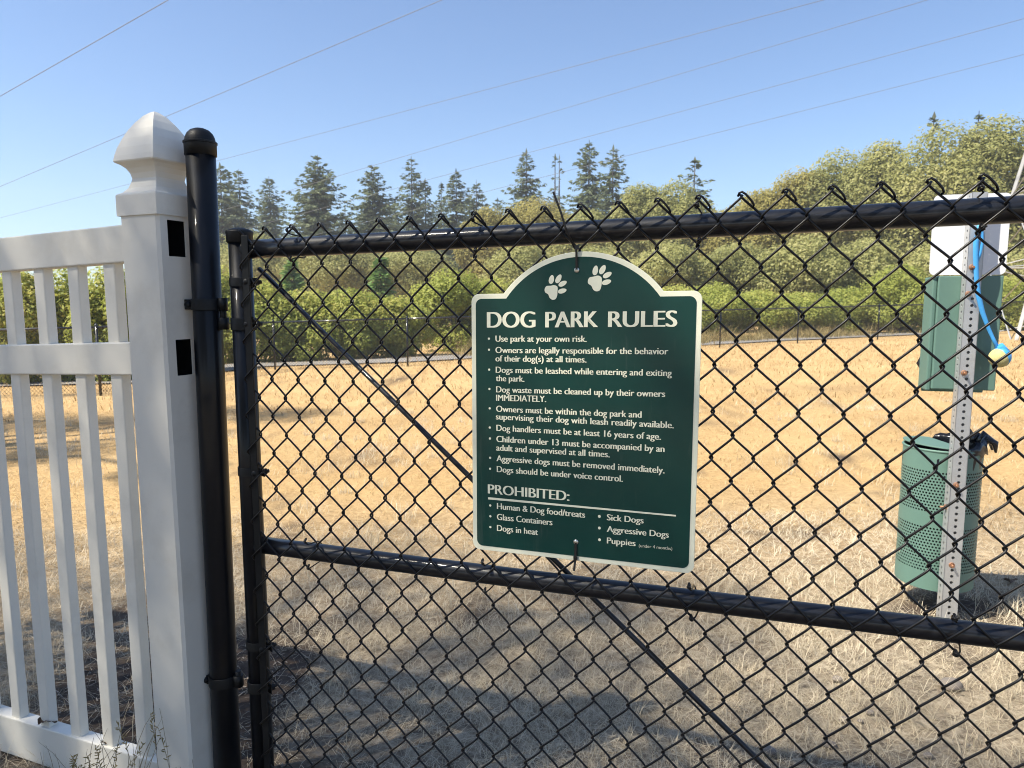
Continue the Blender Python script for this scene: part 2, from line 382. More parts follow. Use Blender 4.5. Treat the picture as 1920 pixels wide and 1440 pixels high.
# ------------------------------------------------------------------ trees and bushes
def leaves(centers, radii, n, size, r, flat=.75, inner=.55):
    """n leaf quads in the shells of ellipsoid clumps"""
    C = np.array(centers); Rr = np.array(radii); wgt = (Rr.prod(1))**(2/3); wgt /= wgt.sum()
    k = r.choice(len(C), n, p=wgt); d = r.normal(size=(n, 3)); d /= np.linalg.norm(d, axis=1)[:, None]
    rad = r.uniform(inner**2, 1, n)**.5*(1+r.normal(0, .07, n))
    P = C[k]+d*Rr[k]*rad[:, None]
    nrm = d*.8+np.array([-.15, -.1, .55])+r.normal(0, .45, (n, 3)); nrm /= np.linalg.norm(nrm, axis=1)[:, None]
    a = np.cross(nrm, r.normal(size=(n, 3))); a /= np.linalg.norm(a, axis=1)[:, None]; b = np.cross(nrm, a)
    s = (size*r.uniform(.6, 1.4, n))[:, None]
    V = np.stack([P-a*s*.5, P+b*s*.32*flat, P+a*s*.5, P-b*s*.32*flat], 1).reshape(-1, 3)
    F = (np.arange(n)*4)[:, None]+np.arange(4)[None]
    return V, F, np.repeat(r.uniform(0, 1, n), 4)
def clumps(r, c, rad, n, lo=.30, hi=.48):
    C = []; Q = []
    for i in range(n):
        d = r.normal(size=3); d /= np.linalg.norm(d); d[2] = d[2]*.9+.1
        q = r.uniform(.35, .82); C.append(np.array(c)+d*np.array(rad)*q)
        s = r.uniform(lo, hi); Q.append(np.array([min(rad[0], rad[1])*s, min(rad[0], rad[1])*s, rad[2]*s*.8]))
    for dx, dz, s in ((0, .70, .50), (-.45, .42, .45), (.45, .42, .45), (-.72, .05, .36), (.72, .05, .36)):
        C.append(np.array(c)+np.array([dx*rad[0], r.uniform(-.2, .1)*rad[1], dz*rad[2]])); Q.append(np.array([rad[0]*s, rad[1]*s, rad[2]*.30]))
    for i in range(len(C)):                 # keep every clump inside the crown
        e = (C[i]-np.array(c))/np.array(rad); k = 1-Q[i]/np.array(rad); m_ = np.linalg.norm(e/np.maximum(k, .2))
        if m_ > 1: C[i] = np.array(c)+e/m_*np.array(rad)
    return C, Q
def broadleaf(name, x, y, top, w_, low, material, label, cat, seed, n=14000, size=.22, group=None, nc=22, trunk=True):
    r = np.random.default_rng(seed); z0 = gz(x, y)
    T = thing(name, (x, y, z0), label, cat, group)
    cz = (top+low)/2; rad = (w_, w_*.85, (top-low)/2)
    C, Q = clumps(r, (x, y, cz), rad, nc)
    V, F, A_ = leaves(C, Q, n, size, r)
    np_mesh('crown' if trunk else 'foliage', V, F, material, T, False, A_)
    b = MB()
    if trunk:
        tr = max(.1, (top-z0)*.022)
        b.tube([(x, y, z0-.1), (x+.05, y, z0+(cz-z0)*.5), (x-.05, y+.1, cz+(top-cz)*.3)], [tr, tr*.75, tr*.3], 8)
    for c in C[:14]:
        zs = z0 + (.1 if not trunk else (cz-z0)*r.uniform(.35, .8)); s0 = Vector((x, y, zs)); e = Vector(c)
        mdl = s0.lerp(e, .55)+Vector((0, 0, .12*(e-s0).length))
        rr = .03*(1 if trunk else .5)*max(.5, w_*.5)
        b.tube([s0, mdl, e], [rr, rr*.6, rr*.2], 5)
    b.build('trunk' if trunk else 'stems', M_bark, T)
    return T
def conifer(x, y, h, rad, label, seed, sparse=1.0, group=None, name='conifer', material=None, bare=0.0, slope=.45):
    r = np.random.default_rng(seed); z0 = gz(x, y)
    T = thing(name, (x, y, z0), label, 'tree', group)
    b = MB(); b.tube([(x, y, z0-.2), (x, y, z0+h*.5), (x, y, z0+h)], [h*.014, h*.009, .02], 7); 
    P0 = []; P1 = []; WD = []
    z = .06
    while z < .985:
        dd = (1-z)*h; prof = (1-math.exp(-dd*slope*1.75/rad))*(.9+.1*math.sin(z*23+seed))+.01
        nb = int(r.integers(6, 10)*sparse+.5) if z < .95 else 4
        for k in range(nb):
            th = r.uniform(0, 2*np.pi); L = rad*prof*r.uniform(.55, 1.15); droop = r.uniform(.05, .40)-.5*max(0, 1-dd/3)
            dirv = np.array([np.cos(th), np.sin(th), -droop]); st = np.array([x, y, z0+z*h+r.normal(0, .05)])
            end = st+dirv*L+np.array([0, 0, .12*L])
            if r.uniform() < .25: b.tube([st, st+(end-st)*.8], [.03, .01], 3, False)
            if r.uniform() < bare: continue
            m_ = max(3, int(L/.17))
            for j in range(m_):
                f_ = (j+.6)/m_; q = st+(end-st)*f_+np.array([0, 0, -.10*L*math.sin(f_*3.14)])
                for sgn in (-1, 1):
                    sd = np.array([-np.sin(th), np.cos(th), 0])*sgn
                    tw = (sd*.8+dirv*.6+np.array([0, 0, r.uniform(-.5, .15)])); tw /= np.linalg.norm(tw)
                    l = (.28+.42*(1-f_)*min(1, L*.5))*r.uniform(.6, 1.3)
                    P0.append(q); P1.append(q+tw*l); WD.append(l*.2)
            P0.append(end-dirv*.3); P1.append(end+dirv*.15); WD.append(.12)
        z += r.uniform(.016, .026)*(16/h)**.5
    P0.append(np.array([x, y, z0+h*.96])); P1.append(np.array([x, y, z0+h*1.01])); WD.append(.12)
    P0 = np.array(P0); P1 = np.array(P1); WD = np.array(WD); n = len(P0)
    d = P1-P0; sd = np.cross(d, r.normal(size=(n, 3))+np.array([0, 0, 1.2])); sd /= np.linalg.norm(sd, axis=1)[:, None]+1e-9
    mdp = P0+d*.45
    V = np.stack([P0, mdp+sd*WD[:, None], P1, mdp-sd*WD[:, None]], 1).reshape(-1, 3)
    F = (np.arange(n)*4)[:, None]+np.arange(4)[None]
    np_mesh('crown', V, F, material or M_fir, T, False, np.repeat(r.uniform(0, 1, n), 4))
    b.build('trunk', M_bark, T)
    return T
def xz(px, py, Y):
    p_ = at(px, py, Y); return p_.x, p_.z
CON = [  # tip px, tip py, depth, base radius, sparse, label
    (412, 306, 62, 3.6, 1.0, 0.5, 'conifer half hidden behind the top of the black hinge post'),
    (447, 318, 66, 3.6, 1.0, 0.5, 'conifer just right of the black hinge post, above the gate corner'),
    (504, 330, 70, 3.6, .8, 0.5, 'slender blue-green conifer between the hinge post and the broadest conifer'),
    (595, 292, 60, 4.6, 1.25, 0.75, 'broadest and darkest conifer, rising over the left part of the gate'),
    (697, 309, 64, 4.6, 1.15, 0.68, 'broad conical conifer, second one right of the darkest conifer group edge'),
    (771, 293, 70, 3.6, .9, 0.42, 'tall conifer with stepped open branches left of the dog rules sign'),
    (797, 334, 72, 1.6, .8, 0.35, 'short conifer leaning against the stepped open conifer on its right'),
    (827, 342, 74, 1.6, .35, 0.2, 'thin nearly bare conifer spike between two fuller conifers'),
    (855, 317, 68, 3.6, 1.1, 0.38, 'narrow dense conifer with a sharp tip above the left edge of the sign'),
    (893, 338, 74, 3.6, .8, 0.4, 'small narrow conifer standing alone above the left shoulder of the sign'),
    (987, 280, 66, 3.6, .8, 0.5, 'tall open conifer above the paw prints, left of the bare twin spires'),
    (1041, 290, 70, 1.6, .22, 0.22, 'left spire of the pair of dying, almost bare conifers'),
    (1049, 291, 71, 1.6, .25, 0.22, 'right spire of the pair of dying, almost bare conifers'),
    (1105, 263, 62, 3.6, .95, 0.42, 'tallest conifer of the row, narrow, right of the bare twin spires'),
    (1150, 273, 60, 3.6, .8, 0.5, 'conifer with long loose side branches, rightmost of the tall pair'),
    (1303, 296, 48, 3.6, .4, 0.45, 'crooked sparse conifer poking out of the round trees right of the sign'),
    (1752, 212, 46, 1.6, .3, 0.3, 'dead spire poking above the left of the two biggest oaks'),
    (1836, 208, 46, 1.6, .3, 0.3, 'dead spire poking above the rightmost big oak'),
]
for i, (px, py, Y, rad, sp, slp, lab) in enumerate(CON):
    x, z = xz(px, py, Y); conifer(x, Y, z-gz(x, Y), rad, lab, 100+i, sp, bare=(.6 if sp < .3 else 0), slope=slp)
# second rank: lower conifers filling the wood behind
r_ = random.Random(5)
for i in range(26):
    px = 395+i*32+r_.uniform(-10, 10); Y = r_.uniform(72, 88); py = r_.uniform(362, 410)
    x, z = xz(px, py, Y); conifer(x, Y, z-gz(x, Y), r_.uniform(3.2, 4.2), 'low dark conifer in the dense rank at the back of the wood', 200+i, .75, 'low conifers at the back of the wood')
OAK = [  # centre px, top py, half width px, low py, depth, material, label
    (640, 440, 95, 560, 48, M_oak, 'dark rounded tree in front of the conifers, above the left end of the truss rod'),
    (470, 430, 75, 560, 50, M_oak, 'dark green tree right behind the gate corner post'),
    (770, 455, 70, 560, 47, M_oak, 'low grey-green tree left of the yellowing shrub tree'),
    (917, 386, 52, 560, 50, M_oak_y, 'round olive tree peeking over the gate rail left of the sign top'),
    (1005, 368, 68, 560, 50, M_oak_y, 'olive-brown round tree under the tall open conifer above the sign'),
    (1100, 392, 60, 560, 47, M_oak, 'grey-green round tree behind the zip tie at the sign top'),
    (1203, 341, 55, 560, 46, M_oak, 'feathery round tree left of the crooked sparse conifer'),
    (1272, 334, 62, 560, 45, M_oak, 'round tree directly around the crooked sparse conifer'),
    (1350, 392, 55, 560, 44, M_oak_y, 'lowest round yellowish tree in the dip of the tree line'),
    (1425, 352, 68, 560, 42, M_oak_y, 'yellow-green tree at the foot of the rising tree line'),
    (1500, 314, 75, 560, 41, M_oak_y, 'yellow-green tree a third of the way up the rising tree line'),
    (1580, 276, 80, 560, 40, M_oak, 'green oak two thirds of the way up the rising tree line'),
    (1655, 262, 72, 560, 39, M_oak, 'oak with a ragged pointed top left of the notch in the tree line'),
    (1772, 226, 92, 560, 37, M_oak, 'big oak right of the notch, under the left dead spire'),
    (1880, 214, 95, 560, 36, M_oak, 'rightmost and tallest oak, behind the lattice tower leg'),
    (1990, 232, 90, 560, 36, M_oak, 'oak cut off by the right edge behind the lattice tower'),
    (1260, 455, 75, 590, 35, M_oak, 'pale lit small tree behind the right shoulder of the sign'),
    (1390, 452, 80, 590, 35, M_oak, 'pale lit small tree centred in the gap right of the sign'),
    (1510, 440, 80, 590, 34, M_oak, 'pale lit small tree second from the dispenser post'),
    (1625, 445, 80, 590, 34, M_oak, 'pale lit small tree just left of the dispenser post'),
    (1810, 430, 110, 590, 33, M_oak, 'pale lit small tree behind the green dispenser box'),
    (1120, 460, 80, 590, 37, M_oak, 'small grey-green tree hidden mostly by the arched sign top'),
    (985, 450, 70, 590, 38, M_oak, 'dark grey-green tree left of the sign arch below the rail'),
]
for i, (px, py, hw, lo, Y, mt, lab) in enumerate(OAK):
    x, z = xz(px, py, Y); _, zl = xz(px, lo, Y)
    big_ = py < 420
    broadleaf('oak_tree' if big_ else 'small_tree', x, Y, z, hw*1.3/FOC*Y, zl-(0 if big_ else .8), mt, lab, 'tree', 300+i, n=42000 if big_ else 30000, size=.185 if big_ else .16, nc=26)
BUSH = [  # px, top py, half width px, base depth, material, label
    (-60, 492, 70, 15.4, M_bush, 'bramble bush at the far left edge behind the white pickets'),
    (35, 500, 62, 15.2, M_bush, 'bramble bush seen between the leftmost white pickets'),
    (120, 497, 58, 15.6, M_bush, 'bramble bush seen between the middle white pickets'),
    (205, 494, 60, 15.3, M_bush, 'bramble bush beside the white post, seen past the last picket'),
    (300, 500, 70, 17.5, M_bush, 'bramble bush hidden behind the white post'),
    (400, 490, 70, 21.2, M_bush, 'lime bramble bush between the two black posts'),
    (490, 520, 70, 21.0, M_bush, 'bramble bush behind the gate corner, under the truss rod end'),
    (575, 540, 70, 21.2, M_bush, 'yellow-green bramble bush crossed by the truss rod'),
    (655, 537, 68, 21.6, M_bush, 'bramble bush right of the truss rod at the far fence'),
    (735, 552, 63, 22.2, M_bush, 'low bramble bush behind the far fence post left of the sign'),
    (850, 496, 72, 25, M_lime, 'tall lime yellow shrub touching the left edge of the sign'),
    (930, 520, 60, 26, M_bush, 'bush mostly hidden by the left side of the sign'),
    (1040, 540, 70, 27, M_bush, 'bush hidden behind the sign heading'),
    (1160, 545, 70, 28, M_bush, 'bush hidden behind the right half of the sign'),
    (1270, 531, 72, 29, M_bush, 'bush just showing behind the right border of the sign'),
    (1345, 528, 64, 29.5, M_lime, 'lime green bush right of the sign, first past its border'),
    (1425, 541, 62, 30, M_bush, 'low rounded bush in the middle of the gap right of the sign'),
    (1505, 546, 64, 30.5, M_bush, 'low bush behind the far fence posts right of the sign'),
    (1590, 536, 64, 31, M_bush, 'dull green bush left of the lime bush by the dispenser'),
    (1692, 494, 62, 30, M_lime, 'lime yellow bush beside the left edge of the dispenser box'),
    (1790, 521, 72, 31, M_bush, 'bush behind the green dispenser box'),
    (1885, 516, 62, 30, M_bush, 'bush between the dispenser box and the lattice tower leg'),
    (1960, 531, 72, 30, M_bush, 'bush at the right edge behind the lattice tower'),
]
for i, (px, py, hw, Y, mt, lab) in enumerate(BUSH):
    x, z = xz(px, py, Y); ww = hw/FOC*Y*1.4
    broadleaf('bush', x, Y, z, ww, gz(x, Y)-.25*(z-gz(x, Y)), mt, lab, 'bush', 400+i, n=20000 if Y < 20 else 20000, size=.10 if Y < 20 else .115, nc=20, trunk=False)
for i, (px, py, Y, rad, lab) in enumerate([(545, 486, 33, .75, 'young bright green cypress behind the brambles left of the truss rod'), (713, 478, 33, .85, 'young bright green cypress behind the brambles between truss rod and lime shrub')]):
    x, z = xz(px, py, Y); conifer(x, Y, z-gz(x, Y), rad, lab, 500+i, 1.2, None, 'cypress', M_thuja)
# trees that shade the gate: they stand left of and behind the photographer
def shade_tree(base, spots, label, seed, n):
    r = np.random.default_rng(seed); T = thing('shade_tree', base, label, 'tree')
    C = [np.array(q[:3]) for q in spots]; Q = [np.array([q[3]]*2+[q[3]*.7]) for q in spots]
    V, F, A_ = leaves(C, Q, n, .055, r, 1.0, .15)
    np_mesh('crown', V, F, M_shade, T, False, A_)
    b = MB(); bx, by, bz = base; cx, cy, cz = np.mean(C, 0)
    b.tube([(bx, by, bz-.1), (bx*.9+cx*.1, by*.9+cy*.1, bz+2), (cx, cy, cz-1)], [.28, .22, .12], 10)
    for c in C: b.tube([(bx*.6+cx*.4, by*.6+cy*.4, bz+4), (np.array([cx, cy, cz-1])*.5+c*.5), c], [.09, .05, .02], 6)
    b.build('trunk', M_bark, T); return T
def sunward(gx_, gy_, z): k = z/SUN.z; return (gx_+SUN.x*k, gy_+SUN.y*k, z)
sp1 = []
for (x, y, z, q) in [(-.3, .7, 9.2, 1.15), (.5, 1.6, 9.8, 1.05), (-.7, 2.1, 9.4, 1.25), (.1, 2.7, 10.3, .95), (-1.9, 1.2, 9.0, 1.25), (-2.0, 2.8, 9.8, 1.2), (-.8, 3.3, 10.4, .85), (-3.1, 1.9, 9.3, 1.2),
                     (-3.4, 3.3, 9.9, 1.0), (.7, .2, 8.8, 1.0), (-1.2, -.4, 8.6, 1.2), (.5, 2.75, 10.5, .62), (.95, 1.35, 9.9, .8), (-4.3, 2.4, 9.2, 1.0), (1.3, .5, 9.1, .7), (-2.8, .2, 8.5, 1.2)]:
    sp1.append((*sunward(x, y, z), q))
for (x, y) in [(-.5, 1.62), (-.1, 1.8), (.2, 1.92), (-.9, 1.95), (-1.3, 2.12), (-1.7, 2.3), (-.35, 1.75)]:
    sp1 += [(*sunward(x, y, 9.3), .45)]
shade_tree((-8.2, -2.2, gz(-8.2, -2.2)), sp1, 'broad leafy tree standing left of the photographer, shading the gate', 21, 25500)
sp2 = []
for (x, y, z, q) in [(-3.1, 8.9, 9.2, .75), (-4.2, 9.3, 9.4, .9), (-5.4, 8.6, 9.0, .9), (-4.6, 6.6, 8.8, .8), (-6.2, 6.9, 9.3, .9), (-5.2, 5.2, 8.6, .8), (-6.8, 8.8, 8.7, 1.0), (-2.9, 5.6, 9.0, .45), (-3.6, 7.4, 9.0, .5)]:
    sp2.append((*sunward(x, y, z), q))
shade_tree((-12.5, 4.6, gz(-12.5, 4.6)), sp2, 'leafy tree far left beyond the white fence, casting the patch of shade on the lawn', 22, 22000)

for i, (x, y, top, w_, lab) in enumerate([(-13, -8.5, 10, 3.6, 'unseen tall leafy tree, added to block sky light, at the left end of the row behind the photographer'), (-7.5, -9, 9.5, 3.4, 'unseen leafy tree, added to block sky light, second in the row behind the photographer'),
        (-2.6, -8.5, 8, 3.2, 'unseen leafy tree, added to block sky light, directly behind the photographer')]):
    broadleaf('shade_tree', x, y, top, w_, gz(x, y)+.6, M_shade, lab, 'tree', 600+i, n=9000, size=.34)  # unseen row added to keep sky light from behind off the fence and sign
# ------------------------------------------------------------------ far chain-link fence
F_t = thing('perimeter_fence', (0, 17, gz(0, 17)), 'low black chain-link fence along the far side of the lawn', 'fence')
HF = 1.2
def gp(p_, h=0): return Vector((p_.x, p_.y, gz(p_.x, p_.y)+h))
mesh_b = MB()
for a, b in zip(FENCE[:-1], FENCE[1:]):
    L = (b-a).length; n = max(1, round(L/3.0))
    for k in range(n):
        q0 = a.lerp(b, k/n); q1 = a.lerp(b, (k+1)/n)
        pb = MB(); pb.tube([gp(q0, -.05), gp(q0, HF)], .024, 8); pb.lathe([(.028, 0), (.028, .02), (.015, .04), (.001, .045)], gp(q0, HF), 8); pb.build('post', M_rail, F_t)
        rb = MB(); rb.tube([gp(q0, HF-.02), gp(q1, HF-.02)], .020, 8); rb.build('top_rail', M_rail, F_t)
    S = .072; m_ = int(L/S); t_ = (b-a).normalized(); nrm = Vector((-t_.y, t_.x, 0))*.024
    hh = HF-.03
    for k in range(-int(hh/S), m_):
        for sg in (1, -1):
            s0 = k*S; s1 = s0+hh; z0, z1 = .03, hh
            if s0 < 0: z0 = .03+(-s0)*(hh-.03)/hh; s0 = 0
            if s1 > L: z1 = hh-(s1-L)*(hh-.03)/hh; s1 = L
            if s1 <= s0: continue
            if sg < 0: z0, z1 = hh+.03-z0, hh+.03-z1
            mesh_b.tube([gp(a+t_*s0-nrm, z0), gp(a+t_*s1-nrm, z1)], .0024, 3, False)
mesh_b.build('chain_link', M_wire, F_t)

# ------------------------------------------------------------------ white vinyl fence
W0 = at(325, 900, 1.5); W0.z = 0                       # front corner of the white post
fd = Vector((-.911, .412, 0)).normalized()             # along the fence, going left
fb = Vector((.412, .911, 0)).normalized()              # into the fence, away from the camera
PW = .1145
MW = Matrix(((fd.x, fb.x, fd.x*.006, W0.x-fd.x*.005), (fd.y, fb.y, fd.y*.006, W0.y-fd.y*.005), (0, 0, 1, 0), (0, 0, 0, 1)))   # (along, depth, up)
vf = thing('picket_fence', MW@Vector((.5, PW/2, 0)), 'white vinyl picket fence panel with a pointed gothic post', 'fence')
b = MB(); ZT = 1.434
def q4(p_): return [MW@Vector(v) for v in p_]
cor = .006
ring = [(cor, 0), (PW-cor, 0), (PW, cor), (PW, PW-cor), (PW-cor, PW), (cor, PW)]
b.add(q4([(x, y, z) for z in (-.1, ZT) for x, y in ring]), [(i, i+1, i+7, i+6) for i in range(5)])
b.add(q4([(x, y, z) for z in (-.1, ZT) for x, y in ((0, cor), (cor, 0))]), [(0, 1, 3, 2)])
b.add(q4([(x, y, z) for z in (-.1, ZT) for x, y in ((cor, PW), (0, PW-cor))]), [(0, 1, 3, 2)])
def zface(px, py): v = hit(px, py, W0, fd); return v.z, (v-W0).dot(fb)
hz = []
for (xa, ya, xb, yb) in ((317, 412, 350, 482), (332, 637, 362, 702)):
    za, ua = zface((xa+xb)/2-14, ya); zb, _ = zface((xa+xb)/2+14, yb); _, u0 = zface(xa, (ya+yb)/2-(1 if ya > 500 else 0)); _, u1 = zface(xb, (ya+yb)/2)
    hz.append((zb, za, u0, u1))
print('holes', hz)
zs = [-.1, hz[1][0], hz[1][1], hz[0][0], hz[0][1], ZT]
for i in range(5):
    z0, z1 = zs[i], zs[i+1]
    if i in (1, 3):
        u0, u1 = (hz[1] if i == 1 else hz[0])[2:]
        b.add(q4([(0, cor, z0), (0, u0, z0), (0, u0, z1), (0, cor, z1)]), [(0, 1, 2, 3)])
        b.add(q4([(0, u1, z0), (0, PW-cor, z0), (0, PW-cor, z1), (0, u1, z1)]), [(0, 1, 2, 3)])
        for (p0, p1) in (((u0, z0), (u1, z0)), ((u1, z0), (u1, z1)), ((u1, z1), (u0, z1)), ((u0, z1), (u0, z0))):
            b.add(q4([(0, *p0), (0, *p1), (.0035, *p1), (.0035, *p0)]), [(0, 1, 2, 3)])
    else: b.add(q4([(0, cor, z0), (0, PW-cor, z0), (0, PW-cor, z1), (0, cor, z1)]), [(0, 1, 2, 3)])
wp = b.build('post', M_vinyl, vf)
for z0, z1, u0, u1 in hz:                    # black box added to paint the shade inside each routed rail hole
    b = MB(); b.add(q4([(.004, u0-.012, z0-.012), (.004, u1+.012, z0-.012), (.004, u1+.012, z1+.012), (.004, u0-.012, z1+.012), (.10, u0-.012, z0-.012), (.10, u1+.012, z0-.012), (.10, u1+.012, z1+.012), (.10, u0-.012, z1+.012)]), [(4, 5, 6, 7), (0, 1, 5, 4), (1, 2, 6, 5), (2, 3, 7, 6), (3, 0, 4, 7)])
    b.build('hole_shade_box', M_band, wp)
b = MB(); KP = PW/.127; prof = [(h_*KP, z_) for h_, z_ in [(.0670, 0), (.0670, .042), (.066, .045), (.056, .050), (.047, .060), (.0425, .071), (.0400, .080), (.0428, .091), (.049, .101), (.057, .1075), (.0655, .1115), (.0670, .1145), (.0650, .125), (.0600, .142), (.0515, .162), (.0415, .181), (.0300, .198), (.0178, .2125), (.0072, .2205), (.003, .2225), (0, .2230)]]
cx = PW/2
for (h0, z0), (h1, z1) in zip(prof[:-1], prof[1:]):
    a4 = [(cx-h0, cx-h0), (cx+h0, cx-h0), (cx+h0, cx+h0), (cx-h0, cx+h0)]; b4 = [(cx-h1, cx-h1), (cx+h1, cx-h1), (cx+h1, cx+h1), (cx-h1, cx+h1)]
    zb_ = ZT-.036
    for k in range(4):
        k2 = (k+1) % 4
        b.add(q4([(*a4[k], zb_+z0), (*a4[k2], zb_+z0), (*b4[k2], zb_+z1), (*b4[k], zb_+z1)]), [(0, 1, 2, 3)], True)
cap = b.build('post_cap', M_vinyl, wp)
for pl_ in cap.data.polygons: pl_.use_smooth = False
RT = .038
def rail(zt0, zb0, slope):
    b = MB(); L = 2.2; x0 = PW-.005; y0 = PW/2-RT/2; y1 = PW/2+RT/2
    def zz(x, z): return z+slope*(x-.17)
    v = [(x, y, zz(x, z)) for x in (x0, L) for y, z in ((y0, zb0), (y1, zb0), (y1, zt0), (y0, zt0))]
    b.add(q4(v), [(0, 1, 2, 3), (7, 6, 5, 4), (0, 4, 5, 1), (1, 5, 6, 2), (2, 6, 7, 3), (3, 7, 4, 0)])
    return b.build('rail', M_vinyl, vf, .003)
rail(1.386, 1.304, -.030); rail(1.1255, 1.051, -.040); rail(.107, -.005, -.055)
for k in range(16):
    u0 = .2020+.1255*k; b = MB(); 
    b.box((u0-.0005, PW/2-.0125, .095-.055*(u0-.17)), (u0+.0375, PW/2+.0125, 1.31-.03*(u0-.17)), MW); b.build('picket', M_vinyl, vf, .003)

# ------------------------------------------------------------------ hinge post
HP = at(403, 900, 1.558); HP.z = 0; HPZ = 1.575
def lean(z): return Vector((HP.x+.006*(z-.8), HP.y, z))
hp = thing('hinge_post', (HP.x, HP.y, 0), 'tall round black steel post with a domed cap beside the white post', 'post')
b = MB(); b.tube([lean(-.1), lean(.5), lean(1.0), lean(HPZ-.03)], .0302, 40); b.build('pole', M_black, hp)
b = MB(); b.lathe([(.0305, -.028), (.0325, -.0275), (.0328, -.004)], lean(HPZ-.022), 40); b.lathe([(.0328, -.004), (.0345, -.003), (.0345, .0005), (.0318, .0015)], lean(HPZ-.022), 40, None, False); b.lathe([(.0312, .0015), (.0300, .009), (.0262, .0175), (.0195, .0245), (.010, .0285), (.0, .0295)], lean(HPZ-.022), 40); b.build('post_cap', M_band, hp)
gd = Vector((.941, -.338, 0)).normalized(); gn = Vector((-.338, -.941, 0)).normalized()     # along the gate, towards the viewer
G = at(470, 900, 1.53); G.z = 0
def GU(u, z, off=0): return G+gd*u+gn*off+Vector((0, 0, z))
GR = .0235
def band(cx_, r, z, h, parent, name, tabdir, tablen, th=.003, mt=None):
    """pipe clamp: ring plus a two-leaf tab pointing along tabdir, with a carriage bolt"""
    b = MB(); n = 36; r0, r1 = r+.0003, r+th
    b.lathe([(r1, -h/2), (r1, h/2), (r0, h/2), (r0, -h/2), (r1, -h/2)], (cx_.x, cx_.y, z), n)
    td = tabdir.normalized(); sd = Vector((-td.y, td.x, 0))
    for s in (-1, 1):
        c0 = Vector((cx_.x, cx_.y, z))+td*(r*.75)
        M = Matrix(((td.x, sd.x, 0, c0.x), (td.y, sd.y, 0, c0.y), (0, 0, 1, z), (0, 0, 0, 1)))
        b.box((0, s*.0075-.0015, -h/2+.001), (tablen+r*.25, s*.0075+.0015, h/2-.001), M)
    o = b.build(name, mt or M_band, parent, .0012)
    bb = MB(); bc = Vector((cx_.x, cx_.y, z))+td*(r+tablen*.5)
    toward = sd if sd.dot(gn) > 0 else -sd
    bb.lathe([(.0001, .0062), (.004, .0056), (.007, .003), (.0082, 0), (.0082, -.001)], bc+toward*.009, 16, toward)
    bb.tube([bc+toward*.009, bc-toward*.024], .0042, 10); bb.lathe([(.0075, -.004), (.0075, .004), (.0001, .004)], bc-toward*.014, 6, -toward, False)
    bb.build('bolt', M_band, o); return o
def gate_z(py, u=.0): return hit(470, py, GU(0, 0), gn).z
for pyp, pyg in ((571, 608), (1284, 1278)):
    zp = at(403, pyp, 1.558-.03).z
    bo = band(lean(zp), .0302, zp, .024, hp, 'hinge_band', -gd+gn*.35, .016)
    pin = lean(zp)+gd*.0405-gn*.002; zp2 = zp
    pb = MB(); pb.tube([Vector((pin.x, pin.y, zp-.014)), Vector((pin.x, pin.y, zp+.014))], .010, 16)
    lo_ = -.045 if pyp < 700 else -.006; pb.tube([Vector((pin.x, pin.y, zp+lo_)), Vector((pin.x, pin.y, zp+.024 if pyp > 700 else zp))], .0068, 14)
    pb.build('hinge_pin', M_band, bo)

# ------------------------------------------------------------------ gate
gate = thing('chain_link_gate', GU(.75, 0), 'black chain-link gate with round steel rails in the foreground', 'gate')
GW = 1.545
def ztop(u): return 1.3262+.0182*u
def zmid(u): return .6812+.0146*u
ZB = .07
zp_top = at(450, 440, 1.53).z
b = MB(); b.tube([GU(.001, ZB-.02), GU(0, .8), GU(-.001, zp_top)], GR, 36); b.build('hinge_stile', M_black, gate)
b = MB(); b.lathe([(GR+.001, -.022), (GR+.0035, -.020), (GR+.0035, -.005), (GR+.005, 0), (GR+.004, .003), (GR-.002, .0065), (.010, .010), (0, .011)], GU(-.001, zp_top+.004), 36); b.build('post_cap', M_band, gate)
b = MB(); b.tube([GU(GW, ZB-.02), GU(GW, ztop(GW)+.05)], GR, 30); b.build('latch_stile', M_black, gate)
RR = .0188
def bowed(zf, bow=0): return [GU(u, zf(u)+bow*math.sin(u/GW*math.pi)) for u in np.linspace(.012, GW-.01, 14)]
b = MB(); b.tube(bowed(ztop), .0197, 32); b.build('top_rail', M_rail, gate)
b = MB(); b.tube(bowed(zmid, -.004), .0185, 32); b.build('middle_rail', M_rail, gate)
b = MB(); b.tube(bowed(lambda u: ZB+.01*u), .0195, 28); b.build('bottom_rail', M_rail, gate)
# truss rod behind the frame
b = MB(); b.tube([GU(.024, 1.2875, -.026), GU(.52, .864, -.029), GU(1.083, .389, -.028), GU(GW-.02, .02+ZB, -.026)], .0052, 10); b.build('truss_rod', M_rail, gate)
